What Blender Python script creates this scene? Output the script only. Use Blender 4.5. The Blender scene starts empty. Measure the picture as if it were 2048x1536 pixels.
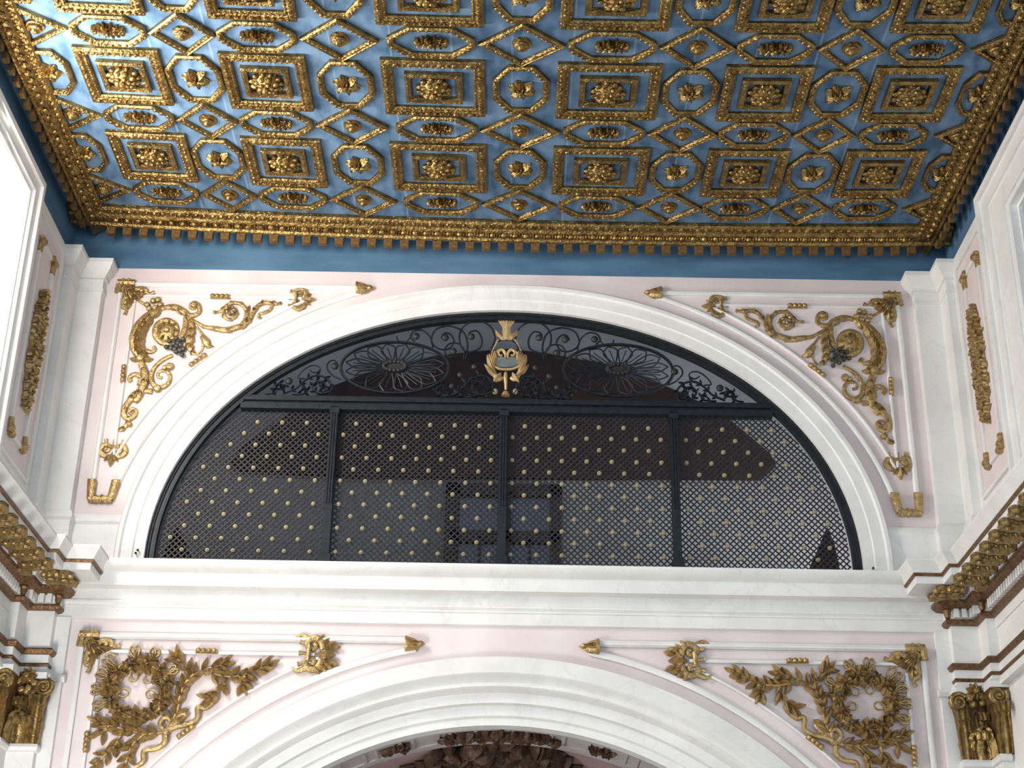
import bpy, bmesh, math, random
from mathutils import Vector, Matrix
random.seed(7)
PI = math.pi
SC = bpy.context.scene
COL = SC.collection

# ------------------------------------------------------------------ camera
CF, CP, CYW, CR = 3124.4, math.radians(25.585), math.radians(-.119), math.radians(.992)
CPOS = Vector((0.0693, -12.37156, -4.27944))
_f = Vector((math.sin(CYW)*math.cos(CP), math.cos(CYW)*math.cos(CP), math.sin(CP)))
_r = Vector((math.cos(CYW), -math.sin(CYW), 0)); _u = _r.cross(_f)
RT = _r*math.cos(CR)+_u*math.sin(CR); UP = -_r*math.sin(CR)+_u*math.cos(CR); FW = _f
cam_data = bpy.data.cameras.new('camera'); cam = bpy.data.objects.new('camera', cam_data); COL.objects.link(cam)
cam_data.sensor_width = 36; cam_data.lens = CF/2048*36; cam_data.clip_end = 200
M = Matrix.Identity(4)
for i in range(3):
    M[i][0] = RT[i]; M[i][1] = UP[i]; M[i][2] = -FW[i]; M[i][3] = CPOS[i]
cam.matrix_world = M
SC.camera = cam

def at(px, py, Y=0.0):
    """point of the plane y = Y measured at photograph pixel (px, py): (x, z)"""
    d = FW + RT*(px-1024)/CF - UP*(py-768)/CF
    p = CPOS + d*((Y-CPOS.y)/d.y)
    return p.x, p.z

# ------------------------------------------------------------------ world, lights, exposure
SC.view_settings.view_transform = 'Standard'; SC.view_settings.look = 'None'
SC.view_settings.gamma = 1; SC.view_settings.exposure = 0.0
W = bpy.data.worlds.new('world'); SC.world = W; W.use_nodes = True
bg = W.node_tree.nodes['Background']; bg.inputs[0].default_value = (.72, .85, 1, 1); bg.inputs[1].default_value = 2.1

def area(name, loc, direction, sx, sy, power, color):
    l = bpy.data.lights.new(name, 'AREA'); l.shape = 'RECTANGLE'; l.size = sx; l.size_y = sy
    l.energy = power; l.color = color
    o = bpy.data.objects.new(name, l); COL.objects.link(o); o.location = loc
    o.rotation_euler = Vector(direction).to_track_quat('-Z', 'Z').to_euler()
    return o
LW = (1.0, .925, .83)
area('daylight_left_window', (-3.86, -2.85, 1.62), (1, .10, -.04), 2.4, 1.4, 270, LW)
for y in (-7.2, -11.6):
    area('daylight_left_window', (-3.86, y, 1.45), (1, .7, -.3), 2.6, 2.0, 22, LW)
for y in (-3.3, -7.2, -11.6):
    area('daylight_right_window', (3.84, y, 1.45), (-1, .3, -.2), 2.4, 2.0, 4, (.86, .93, 1))
area('fill_left_lower', (-3.8, -3.4, -3.4), (1, 1.25, .42), 1.2, 2.2, 270, (1, .95, .88))  # added fill to brighten the lower arch; the wall has no opening here
area('fill_loft', (3.9, 1.6, 1.0), (-.75, .6, .0), 1.2, 1.6, 48, (.92, .94, 1))  # added unseen lamp lighting the loft's back wall; no window on this side

# ------------------------------------------------------------------ materials
def mat(name, c1, c2=None, scale=4, rough=.55, metal=0, stretch=(1, 1, 1), bump=0, bscale=30, detail=6, lo=.35, hi=.65, veins=None, spec=.4):
    m = bpy.data.materials.new(name); m.use_nodes = True
    nt = m.node_tree; N = nt.nodes; L = nt.links; b = N['Principled BSDF']
    b.inputs['Roughness'].default_value = rough; b.inputs['Metallic'].default_value = metal
    b.inputs['Specular IOR Level'].default_value = spec
    b.inputs['Base Color'].default_value = (*c1, 1)
    tc = N.new('ShaderNodeTexCoord'); mp = N.new('ShaderNodeMapping'); L.new(tc.outputs['Object'], mp.inputs[0])
    mp.inputs['Scale'].default_value = stretch
    if c2:
        n = N.new('ShaderNodeTexNoise'); n.inputs['Scale'].default_value = scale; n.inputs['Detail'].default_value = detail
        L.new(mp.outputs[0], n.inputs['Vector'])
        r = N.new('ShaderNodeValToRGB'); r.color_ramp.elements[0].position = lo; r.color_ramp.elements[1].position = hi
        r.color_ramp.elements[0].color = (*c1, 1); r.color_ramp.elements[1].color = (*c2, 1)
        L.new(n.outputs['Fac'], r.inputs[0]); out = r.outputs[0]
        if veins:
            v = N.new('ShaderNodeTexNoise'); v.inputs['Scale'].default_value = 1.1; v.inputs['Detail'].default_value = 9; v.inputs['Distortion'].default_value = 2.2
            L.new(mp.outputs[0], v.inputs['Vector'])
            r2 = N.new('ShaderNodeValToRGB'); e = r2.color_ramp.elements
            e[0].position = .485; e[0].color = (0, 0, 0, 1); e[1].position = .515; e[1].color = (0, 0, 0, 1)
            k = e.new(.5); k.color = (.28, .28, .28, 1)
            L.new(v.outputs['Fac'], r2.inputs[0])
            mx = N.new('ShaderNodeMix'); mx.data_type = 'RGBA'
            L.new(r2.outputs[0], mx.inputs['Factor']); L.new(out, mx.inputs['A']); mx.inputs['B'].default_value = (*veins, 1)
            out = mx.outputs['Result']
        L.new(out, b.inputs['Base Color'])
    if bump:
        n2 = N.new('ShaderNodeTexNoise'); n2.inputs['Scale'].default_value = bscale; n2.inputs['Detail'].default_value = 3
        L.new(tc.outputs['Object'], n2.inputs['Vector'])
        bp = N.new('ShaderNodeBump'); bp.inputs['Strength'].default_value = bump; bp.inputs['Distance'].default_value = .02
        L.new(n2.outputs['Fac'], bp.inputs['Height']); L.new(bp.outputs[0], b.inputs['Normal'])
    return m
WHITE = mat('white_marble', (.74, .735, .71), (.83, .825, .80), 2.5, .5, veins=(.60, .60, .60))
PINK = mat('pink_plaster', (.70, .595, .59), (.79, .71, .70), 1.6, .65)
BLUE = mat('blue_ceiling_paint', (.058, .122, .212), (.165, .272, .425), 5.0, .75, spec=.2, stretch=(1.6, .8, 1), lo=.33, hi=.60, detail=12)
def plank_seams(m, period, c):
    """faint pale seams between the boards, running along y"""
    nt = m.node_tree; N = nt.nodes; L = nt.links; b = N['Principled BSDF']; src = b.inputs['Base Color'].links[0].from_socket
    tc = N.new('ShaderNodeTexCoord'); sp = N.new('ShaderNodeSeparateXYZ'); L.new(tc.outputs['Object'], sp.inputs[0])
    d = N.new('ShaderNodeMath'); d.operation = 'DIVIDE'; d.inputs[1].default_value = period; L.new(sp.outputs[0], d.inputs[0])
    f = N.new('ShaderNodeMath'); f.operation = 'FRACT'; L.new(d.outputs[0], f.inputs[0])
    g = N.new('ShaderNodeMath'); g.operation = 'LESS_THAN'; g.inputs[1].default_value = .035; L.new(f.outputs[0], g.inputs[0])
    h = N.new('ShaderNodeMath'); h.operation = 'MULTIPLY'; h.inputs[1].default_value = .35; L.new(g.outputs[0], h.inputs[0])
    mx = N.new('ShaderNodeMix'); mx.data_type = 'RGBA'; L.new(h.outputs[0], mx.inputs['Factor']); L.new(src, mx.inputs['A']); mx.inputs['B'].default_value = (*c, 1)
    L.new(mx.outputs['Result'], b.inputs['Base Color'])
plank_seams(BLUE, .46, (.36, .50, .66))
BLUEF = mat('blue_frieze_paint', (.066, .145, .235), (.110, .215, .33), 1.8, .7, spec=.2, stretch=(.8, .8, 3), detail=10)
GOLD = mat('gilded_carving', (.20, .118, .042), (.42, .29, .105), 16, .29, .92, bump=.7, bscale=42)
GOLDD = mat('dull_gilded_wood', (.17, .095, .035), (.27, .16, .06), 16, .5, .4, bump=.2, bscale=40)
GOLDW = mat('gilded_plaster', (.33, .22, .095), (.55, .40, .18), 24, .33, .62, bump=.4, bscale=60)
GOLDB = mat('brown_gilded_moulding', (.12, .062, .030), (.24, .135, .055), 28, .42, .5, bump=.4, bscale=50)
GOLDC = mat('capital_gilding', (.20, .125, .045), (.38, .265, .10), 24, .34, .65, bump=.4, bscale=50)
GRAPE = mat('dark_grapes', (.045, .045, .035), (.11, .10, .08), 20, .45, .2)
IRON = mat('black_iron', (.012, .015, .019), (.022, .026, .032), 20, .45, .3)
IRONL = mat('lattice_iron', (.021, .020, .022), (.038, .036, .038), 20, .5, .2)
STUD = mat('pale_gilt', (.30, .265, .145), (.40, .35, .21), 30, .5, .2)
CARTG = mat('matt_gilt_cartouche', (.42, .29, .14), (.55, .40, .21), 18, .5, .3)
CARTB = mat('grey_green_shield', (.10, .125, .12), (.15, .18, .17), 12, .5)
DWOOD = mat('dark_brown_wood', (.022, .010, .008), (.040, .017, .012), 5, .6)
LOFT = mat('grey_loft_plaster', (.34, .33, .33), (.42, .41, .41), 2, .8)
BWOOD = mat('brown_window_wood', (.028, .020, .017), (.045, .032, .028), 6, .6)
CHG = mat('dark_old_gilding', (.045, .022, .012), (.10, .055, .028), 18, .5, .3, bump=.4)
STONE = mat('pale_stone_floor', (.20, .18, .16), (.27, .25, .22), 1.5, .5)
def emit(name, col, st):
    m = bpy.data.materials.new(name); m.use_nodes = True; b = m.node_tree.nodes['Principled BSDF']
    b.inputs['Base Color'].default_value = (*col, 1); b.inputs['Emission Color'].default_value = (*col, 1); b.inputs['Emission Strength'].default_value = st
    b.inputs['Roughness'].default_value = .3
    return m
PANEL_L = emit('bright_daylight_pane', (1, .99, .97), 1.4)
PANEL_R = emit('grey_daylight_pane', (.13, .14, .135), 1.1)
PANEB = emit('dim_blue_pane', (.075, .095, .14), .45)

# ------------------------------------------------------------------ mesh helpers
class MB:
    def __init__(self): self.v = []; self.f = []
    def add(self, vs, fs):
        o = len(self.v); self.v += [tuple(p) for p in vs]; self.f += [tuple(i+o for i in f) for f in fs]; return self
    def box(self, x0, x1, y0, y1, z0, z1):
        return self.add([(x0,y0,z0),(x1,y0,z0),(x1,y1,z0),(x0,y1,z0),(x0,y0,z1),(x1,y0,z1),(x1,y1,z1),(x0,y1,z1)],
                        [(0,3,2,1),(4,5,6,7),(0,1,5,4),(1,2,6,5),(2,3,7,6),(3,0,4,7)])
    def loft(self, rings, closed=True, caps=True):
        n = len(rings[0]); o = len(self.v)
        for r in rings: self.v += [tuple(p) for p in r]
        for i in range(len(rings)-1):
            for j in range(n if closed else n-1):
                k = (j+1) % n
                self.f.append((o+i*n+j, o+i*n+k, o+(i+1)*n+k, o+(i+1)*n+j))
        if caps and closed:
            self.f.append(tuple(o+j for j in range(n))[::-1]); self.f.append(tuple(o+(len(rings)-1)*n+j for j in range(n)))
        return self
    def ball(self, c, rx, ry=None, rz=None, n=7, m=4):
        ry = rx if ry is None else ry; rz = rx if rz is None else rz
        o = len(self.v); self.v.append((c[0], c[1], c[2]-rz))
        for i in range(1, m):
            a = -PI/2+PI*i/m
            for j in range(n):
                b = 2*PI*j/n
                self.v.append((c[0]+rx*math.cos(a)*math.cos(b), c[1]+ry*math.cos(a)*math.sin(b), c[2]+rz*math.sin(a)))
        self.v.append((c[0], c[1], c[2]+rz)); t = len(self.v)-1
        for j in range(n):
            k = (j+1) % n
            self.f.append((o, o+1+k, o+1+j)); self.f.append((t, o+1+(m-2)*n+j, o+1+(m-2)*n+k))
            for i in range(m-2):
                self.f.append((o+1+i*n+j, o+1+i*n+k, o+1+(i+1)*n+k, o+1+(i+1)*n+j))
        return self
    def lathe(self, prof, c=(0,0,0), n=14):
        rings = [[(c[0]+r*math.cos(2*PI*j/n), c[1]+r*math.sin(2*PI*j/n), c[2]+z) for j in range(n)] for r, z in prof]
        return self.loft(rings)
    def prism(self, poly, d0, d1):
        """polygon in (u, v), from w=d0 to w=d1, as (u, v, w)"""
        n = len(poly)
        return self.add([(p[0],p[1],d0) for p in poly]+[(p[0],p[1],d1) for p in poly],
            [tuple(range(n))[::-1], tuple(range(n,2*n))]+[(i,(i+1)%n,n+(i+1)%n,n+i) for i in range(n)])
    # --- relief carving in (u, v, w): u, v along the surface, w out of it
    def tube(self, path, r, flat=.7, seg=8, w=None, sm=5, lift=.5):
        p, rr = smooth(path, r, sm)
        rings = []
        for i, (u, v) in enumerate(p):
            a = p[max(i-1,0)]; b = p[min(i+1,len(p)-1)]
            du, dv = b[0]-a[0], b[1]-a[1]; L = math.hypot(du, dv) or 1
            nu, nv = -dv/L, du/L; R = rr[i]; w0 = (R*flat*lift if w is None else w)
            rings.append([(u+nu*R*math.cos(t), v+nv*R*math.cos(t), w0+R*flat*math.sin(t)) for t in [2*PI*k/seg for k in range(seg)]])
        return self.loft(rings)
    def leaf(self, u, v, ang, L, wd, h=.02, w0=0., curl=0.):
        ca, sa = math.cos(ang), math.sin(ang); S = 6; rings = []
        for i in range(S+1):
            t = i/S; hw = wd*.5*math.sin(PI*min(1, t*.93+.05))**.8+.0008
            cx = L*t; hh = h*(.35+.9*math.sin(PI*(t*.8+.1)))+w0; off = curl*L*t*t
            row = []
            for s, q in ((-1,.15),(-.5,.62),(0,1),(.5,.62),(1,.15),(0,-.05)):
                a = cx; b = off+s*hw
                row.append((u+a*ca-b*sa, v+a*sa+b*ca, hh*q if s or q > 0 else w0-.004))
            rings.append(row)
        return self.loft(rings)
    def acanthus(self, path, r, n=6, side=0, size=1.0, flat=.7):
        self.tube(path, r, flat, seg=8)
        p, rr = smooth(path, r, 6)
        for k in range(n):
            i = int((k+.6)/n*(len(p)-2)); a = p[i]; b = p[i+1]
            t = math.atan2(b[1]-a[1], b[0]-a[0]); R = rr[i]
            for s in ((1, -1) if side == 0 else (side,)):
                an = t+s*.75
                self.leaf(a[0]+math.cos(t+s*PI/2)*R*.15, a[1]+math.sin(t+s*PI/2)*R*.15, an, R*2.3*size, R*1.15*size, R*.55, R*flat*1.15, curl=-s*.25)
                self.leaf(a[0], a[1], t+s*.35, R*1.8*size, R*.7*size, R*.35, R*flat*1.45, curl=-s*.2)
        return self
    def spiral(self, c, r0, r1, a0, turns, rad, flat=.8):
        n = int(10*abs(turns))+2
        path = [(c[0]+(r0+(r1-r0)*i/n)*math.cos(a0+2*PI*turns*i/n), c[1]+(r0+(r1-r0)*i/n)*math.sin(a0+2*PI*turns*i/n)) for i in range(n+1)]
        return self.tube(path, [rad*(1-.45*i/n) for i in range(n+1)], flat, 7, sm=2)
    def build(self, name, m, parent=None, loc=(0,0,0), tf=None, smooth_ang=40):
        me = bpy.data.meshes.new(name)
        vs = [tf(*p) for p in self.v] if tf else self.v
        me.from_pydata(vs, [], self.f)
        bm = bmesh.new(); bm.from_mesh(me); bmesh.ops.recalc_face_normals(bm, faces=bm.faces); bm.to_mesh(me); bm.free()
        if smooth_ang:
            me.polygons.foreach_set('use_smooth', [True]*len(me.polygons)); me.set_sharp_from_angle(angle=math.radians(smooth_ang))
        me.materials.append(m); me.update()
        o = bpy.data.objects.new(name, me); COL.objects.link(o); o.location = loc
        if parent: o.parent = parent
        return o

def smooth(path, r, sm):
    n = len(path)
    if not isinstance(r, (list, tuple)): r = [r]*n
    if len(r) != n:
        r = [r[0]+(r[-1]-r[0])*i/(n-1) if len(r) == 2 else r[min(len(r)-1, int(i/(n-1)*(len(r)-1)+.5))] for i in range(n)]
    P = []; Q = []
    for i in range(n-1):
        p0 = path[max(i-1,0)]; p1 = path[i]; p2 = path[i+1]; p3 = path[min(i+2,n-1)]
        for k in range(sm):
            t = k/sm
            P.append(tuple(.5*(2*p1[j]+(p2[j]-p0[j])*t+(2*p0[j]-5*p1[j]+4*p2[j]-p3[j])*t*t+(3*p1[j]-p0[j]-3*p2[j]+p3[j])*t**3) for j in (0,1)))
            Q.append(r[i]+(r[i+1]-r[i])*t)
    P.append(tuple(path[-1][:2])); Q.append(r[-1])
    return P, Q

def tag(o, label=None, cat=None, group=None, kind=None):
    if label: o['label'] = label
    if cat: o['category'] = cat
    if group: o['group'] = group
    if kind: o['kind'] = kind
    return o
def struct(o, label): return tag(o, label, 'wall' if 'wall' in o.name else o.name.split('_')[0], kind='structure')
def empty(name, loc, label, cat, group=None):
    o = bpy.data.objects.new(name, None); COL.objects.link(o); o.location = loc; o.empty_display_size = .1
    return tag(o, label, cat, group)
def dup(o, parent=None):
    c = o.copy(); COL.objects.link(c); c.parent = parent
    for ch in [x for x in bpy.data.objects if x.parent == o]: dup(ch, c)
    return c

def sell(a, b, n, t, zc=0.):
    c, s = math.cos(t), math.sin(t)
    return (math.copysign(abs(c)**(2/n), c)*a, zc+math.copysign(abs(s)**(2/n), s)*b)
def arch_sweep(mb, a, b, n, prof, t0=0., t1=PI, zc=0., N=72, drop=0.):
    """profile [(offset outwards, y)] swept along a (super)elliptic arch; drop = straight legs below"""
    rings = []
    if drop: rings.append([(sell(a+r, b+r, n, t0, zc)[0], y, zc-drop) for r, y in prof])
    for i in range(N+1):
        t = t0+(t1-t0)*i/N
        rings.append([(lambda q: (q[0], y, q[1]))(sell(a+r, b+r, n, t, zc)) for r, y in prof])
    if drop: rings.append([(sell(a+r, b+r, n, t1, zc)[0], y, zc-drop) for r, y in prof])
    return mb.loft(rings)
def plan_sweep(mb, poly, prof, s=1):
    """profile [(e, z)] swept along a plan polyline, offset e to the right of the heading; s mirrors x"""
    nn = []
    for i in range(len(poly)-1):
        dx, dy = poly[i+1][0]-poly[i][0], poly[i+1][1]-poly[i][1]; L = math.hypot(dx, dy); nn.append((dy/L, -dx/L))
    rings = []
    for i, p in enumerate(poly):
        if i == 0: m = nn[0]
        elif i == len(poly)-1: m = nn[-1]
        else:
            a, b = nn[i-1], nn[i]; k = 1+a[0]*b[0]+a[1]*b[1]; m = ((a[0]+b[0])/k, (a[1]+b[1])/k)
        rings.append([(s*(p[0]+m[0]*e), p[1]+m[1]*e, z) for e, z in prof])
    return mb.loft(rings)
def line_sweep_x(mb, x0, x1, prof, N=1, zf=None):
    """profile [(depth from wall, z)] along x"""
    rings = []
    for i in range(N+1):
        x = x0+(x1-x0)*i/N; dz = zf(x) if zf else 0
        rings.append([(x, -d, z+dz) for d, z in prof])
    return mb.loft(rings)

# ------------------------------------------------------------------ key dimensions
HZ = 3.044
def sag(x): return .00471*x*x-.00975*x
WX = 3.93        # side wall plane
PIER = [(3.64, .0), (3.64, -.10), (3.86, -.10), (3.86, -.33), (3.93, -.33)]
A_UP = (2.99, 2.36, 2.05)
ZC = -4.30; R_LOW = 2.973
FLOOR = -5.9
YB = -14.0

# ------------------------------------------------------------------ setting: shell
mb = MB()
hole = [sell(*A_UP, PI*i/96) for i in range(97)]
hole = [(hole[0][0], -.14)]+hole+[(hole[-1][0], -.14)]
def wall_with_hole(mb, hole, rect, centre, y0, y1):
    x0, x1, z0, z1 = rect; cx, cz = centre
    def out(px, pz):
        dx, dz = px-cx, pz-cz; t = 1e9
        if dx: t = min(t, ((x1 if dx > 0 else x0)-cx)/dx)
        if dz > 0: t = min(t, (z1-cz)/dz)
        if dz < 0: t = min(t, (z0-cz)/dz)
        return (cx+dx*t, cz+dz*t)
    inn = list(hole); ring = [out(*p) for p in inn]; I = []; O = []
    for i in range(len(inn)):
        I.append(inn[i]); O.append(ring[i])
        if i+1 < len(inn):
            a, b = ring[i], ring[i+1]
            for c in ((x0,z1),(x1,z1)):
                if (abs(a[0]-c[0]) < 1e-6 and abs(b[1]-c[1]) < 1e-6) or (abs(b[0]-c[0]) < 1e-6 and abs(a[1]-c[1]) < 1e-6):
                    if abs(a[0]-b[0]) > 1e-6 and abs(a[1]-b[1]) > 1e-6: I.append(inn[i]); O.append(c)
    n = len(I)
    V = [(p[0],y0,p[1]) for p in I]+[(p[0],y0,p[1]) for p in O]+[(p[0],y1,p[1]) for p in I]+[(p[0],y1,p[1]) for p in O]
    F = []
    for i in range(n-1):
        for f in ((i,i+1,n+i+1,n+i),(2*n+i,3*n+i,3*n+i+1,2*n+i+1),(i,2*n+i,2*n+i+1,i+1),(n+i,n+i+1,3*n+i+1,3*n+i)):
            F.append(f)
    return mb.add(V, F)
wall_with_hole(mb, hole, (-3.97, 3.97, -.14, 2.745), (0, -.14), 0, .10)
struct(mb.build('wall_front', PINK, smooth_ang=25), 'pink plaster end wall around the iron lunette')
mb = MB(); RH = 3.45
low = [(RH*math.cos(PI*i/72), ZC+RH*math.sin(PI*i/72)) for i in range(73)]
low = [(RH, FLOOR)]+low+[(-RH, FLOOR)]
wall_with_hole(mb, low, (-3.97, 3.97, FLOOR, -.14), (0, FLOOR), 0.02, .30)
struct(mb.build('wall_front_lower', PINK, smooth_ang=25), 'pink plaster wall around the lower white arch')
mb = MB().box(-4.0, 4.0, -.005, .30, 2.745, 3.4)
struct(mb.build('wall_front_frieze', BLUEF), 'blue painted frieze under the ceiling cornice')
mb = MB(); G = 24
for y in (0.3, YB):
    for i in range(G+1):
        x = -4.02+8.04*i/G; mb.v.append((x, y, HZ+.03+sag(x)))
for i in range(G): mb.f.append((i, i+1, G+2+i, G+1+i))
for y in (0.3, YB):
    for i in range(G+1):
        x = -4.02+8.04*i/G; mb.v.append((x, y, HZ+.13+sag(x)))
b0 = 2*(G+1)
for i in range(G): mb.f.append((b0+i, b0+G+1+i, b0+G+2+i, b0+i+1))
for i in range(G): mb.f += [(i, b0+i, b0+i+1, i+1), (G+1+i, G+2+i, b0+G+2+i, b0+G+1+i)]
mb.f += [(0, G+1, b0+G+1, b0), (G, b0+G, b0+2*G+1, 2*G+1)]
struct(mb.build('ceiling', BLUE), 'sagging flat wooden ceiling painted mottled blue')
struct(MB().box(-4.6, 4.6, YB, 6.5, FLOOR-.2, FLOOR).build('floor', STONE, smooth_ang=0), 'pale stone floor far below')

# side walls: blue frieze, white wall with windows
WIN = {-1: [(-1.52, -4.3), (-5.9, -8.6), (-10.3, -13.0)], 1: [(-2.09, -4.6), (-5.9, -8.6), (-10.3, -13.0)]}
for s, nm in ((-1, 'left'), (1, 'right')):
    mb = MB()
    def bx(a, b, y0, y1, z0, z1): mb.box(min(s*a, s*b), max(s*a, s*b), y1, y0, z0, z1)
    bx(WX, 4.3, .3, -1.38, -.6, 2.745)                  # pilaster strip next to the end wall
    X = 3.87
    bx(X, 4.3, -1.38, YB, 2.60 if s < 0 else 2.25, 2.745); bx(X, 4.3, -1.38, YB, -.6, .42)
    ys = [-1.38]+[q for w in WIN[s] for q in w]+[YB]
    for i in range(0, len(ys), 2): bx(X, 4.3, ys[i], ys[i+1], .42, 2.60 if s < 0 else 2.25)
    bx(WX+.02, 4.3, .3, YB, FLOOR, -.6)
    struct(mb.build('wall_'+nm, WHITE, smooth_ang=0), nm+' white marble nave wall with windows')
    mb = MB(); bx(3.985, 4.35, .3, YB, 2.745, 3.4)
    struct(mb.build('wall_'+nm+'_frieze', BLUEF, smooth_ang=0), nm+' blue painted frieze above the marble wall')
    for k, (y0, y1) in enumerate(WIN[s]):
        top = 2.60 if s < 0 else 2.25
        n = k+1 if s < 0 else k+4
        gx = 3.93 if s < 0 else 3.96
        root = MB().box(min(s*gx, s*(gx+.03)), max(s*gx, s*(gx+.03)), y1, y0, .42, top).build('window_%d' % n, PANEL_L if s < 0 else PANEL_R, smooth_ang=0)
        struct(root, nm+' nave window of '+('blazing white' if s < 0 else 'grey')+' daylight, '+('nearest the end wall','second from the end wall','third from the end wall')[k])
        fr = MB()
        def fb(y0_, y1_, z0_, z1_): fr.box(min(s*(gx-.03), s*gx), max(s*(gx-.03), s*gx), y1_, y0_, z0_, z1_)
        fb(y0, y0-.03, .42, top); fb(y1+.03, y1, .42, top); fb(y0-.03, y1+.03, top-.03, top); fb(y0-.03, y1+.03, .42, .45)
        fr.build('window_frame', WHITE, root, smooth_ang=0)
    # raised bead round the window surround
    mb = MB()
    y0, y1 = WIN[s][0]; top = 2.60 if s < 0 else 2.25
    def rb(ya, yb, za, zb, d=.03): mb.box(min(s*(X-d), s*X), max(s*(X-d), s*X), yb, ya, za, zb)
    rb(-1.38, -1.43, .0, 2.745); rb(-1.43, y1-.2, 2.69, 2.745)
    if s > 0:
        rb(-1.60, -1.63, .3, 2.56, .018); rb(-1.63, y1, 2.53, 2.56, .018); rb(-1.98, -2.01, .3, 2.33, .015); rb(-2.01, y1, 2.30, 2.33, .015)
    struct(mb.build('trim_window_%s' % nm, WHITE, smooth_ang=0), nm+' white marble window surround bead')

# ------------------------------------------------------------------ setting: white mouldings of the end wall
mb = MB()
arch_sweep(mb, *A_UP, [(0,.02),(0,-.035),(.09,-.04),(.10,-.052),(.19,-.055),(.205,-.075),(.235,-.075),(.25,-.05),(.255,.02)], drop=.14)
struct(mb.build('trim_1', WHITE), 'white marble archivolt around the iron lunette')
mb = MB()
EP = [(-.01,-.09),(.21,-.09),(.212,-.115),(.20,-.14),(.17,-.165),(.135,-.185),(.13,-.20),(.13,-.295),(.03,-.30),(.025,-.315),(.03,-.385),(.04,-.395),(.04,-.41),(.022,-.43),(.022,-.445),(.012,-.45),(.012,-.545),(-.02,-.55)]
line_sweep_x(mb, -3.66, 3.66, EP)
struct(mb.build('trim_2', WHITE, smooth_ang=30), 'white marble cornice below the lunette')
mb = MB()
arch_sweep(mb, 0, 0, 2, [(2.973,.30),(2.973,.16),(3.03,.16),(3.045,.135),(3.10,.13),(3.125,.12),(3.135,.075),(3.215,.07),(3.235,.0),(3.25,-.015),(3.28,-.01),(3.31,-.03),(3.325,-.06),(3.345,-.075),(3.475,-.07),(3.475,.03)], zc=ZC, N=96, drop=1.58)
struct(mb.build('trim_3', WHITE, smooth_ang=35), 'white stepped mouldings of the lower arch')
for s, nm in ((-1,'left'),(1,'right')):
    # piers of the end wall corners: shafts, caps, dado
    mb = MB()
    mb.box(min(s*3.64,s*4.0), max(s*3.64,s*4.0), -.10, .05, -.2, 2.60); mb.box(min(s*3.86,s*4.0), max(s*3.86,s*4.0), -.33, -.10, -.2, 2.60)
    plan_sweep(mb, PIER, [(-.05,2.745),(.085,2.745),(.085,2.705),(.07,2.685),(.062,2.65),(.04,2.625),(.022,2.60),(.022,2.575),(.0,2.57),(-.05,2.57)], s)
    plan_sweep(mb, PIER, [(-.04,2.47),(.012,2.47),(.012,2.445),(-.04,2.445)], s)
    plan_sweep(mb, PIER, [(-.04,.36),(.012,.36),(.03,.33),(.035,.29),(.02,.265),(.02,-.15),(-.04,-.15)], s)
    # wall dado beside the lunette
    xx = [s*3.0, s*3.66]
    line_sweep_x(mb, min(xx), max(xx), [(-.01,.36),(.012,.36),(.03,.33),(.035,.29),(.02,.265),(.02,-.12),(-.01,-.12)])
    struct(mb.build('trim_pier_'+nm, WHITE, smooth_ang=30), nm+' white marble corner piers beside the lunette')
    mb = MB()
    mb.box(min(s*3.525,s*3.66), max(s*3.525,s*3.66), -.025, .06, FLOOR, -.54)
    mb.box(min(s*3.64,s*4.0), max(s*3.64,s*4.0), -.10, .06, FLOOR, -.2); mb.box(min(s*3.86,s*4.0), max(s*3.86,s*4.0), -.33, -.10, FLOOR, -.2)
    plan_sweep(mb, PIER, [(-.04,-1.60),(.02,-1.60),(.03,-1.625),(.02,-1.65),(.0,-1.66),(-.04,-1.66)], s)
    for z0, z1, e in ((-1.015,-1.05,.03),(-1.05,-1.08,.05)): plan_sweep(mb, PIER+[(3.93,-9)], [(-.04,z0),(e,z0),(e,z1),(-.04,z1)], s)
    line_sweep_x(mb, min(s*3.5,s*3.64), max(s*3.5,s*3.64), [(0,-1.03),(.05,-1.03),(.06,-1.05),(.04,-1.085),(0,-1.085)])
    struct(mb.build('trim_pilaster_'+nm, WHITE, smooth_ang=30), nm+' white marble corner pilasters below the cornice')
    # pink panel and white frame of the side pilaster
    mb = MB()
    mb.box(min(s*(WX-.004),s*(WX+.01)), max(s*(WX-.004),s*(WX+.01)), -1.24, -.49, .475, 2.57)
    struct(mb.build('wall_'+nm+'_panel', PINK, smooth_ang=0), nm+' pink plaster panel between pier and window')
    mb = MB()
    def rr(ya, yb, za, zb, d=.022): mb.box(min(s*(WX-.004-d),s*WX), max(s*(WX-.004-d),s*WX), yb, ya, za, zb)
    rr(-.655,-.695,.66,2.39); rr(-1.05,-1.09,.66,2.39); rr(-.695,-1.05,2.385,2.425); rr(-.695,-1.05,.63,.665)
    rr(-.46,-.49,.44,2.61,.02); rr(-1.24,-1.27,.44,2.61,.02); rr(-.49,-1.24,2.58,2.61,.02); rr(-.49,-1.24,.44,.47,.02)
    struct(mb.build('trim_panel_'+nm, WHITE, smooth_ang=0), nm+' white panel mouldings beside the window')
    # white frames of the spandrel panels
    mb = MB()
    def hb(x0, x1, z, h, d): line_sweep_x(mb, min(s*x0,s*x1), max(s*x0,s*x1), [(-.01,z-h/2),(d*.5,z-h/2),(d,z-h*.2),(d,z+h*.25),(d*.5,z+h/2),(-.01,z+h/2)])
    def vb(x, z0, z1, h, d):
        prof = [(-h/2,.01),(-h/2,-d*.5),(-h*.2,-d),(h*.25,-d),(h/2,-d*.5),(h/2,.01)]
        mb.loft([[(s*(x)+q[0], q[1], z) for q in prof] for z in (z0, z1)])
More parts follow.
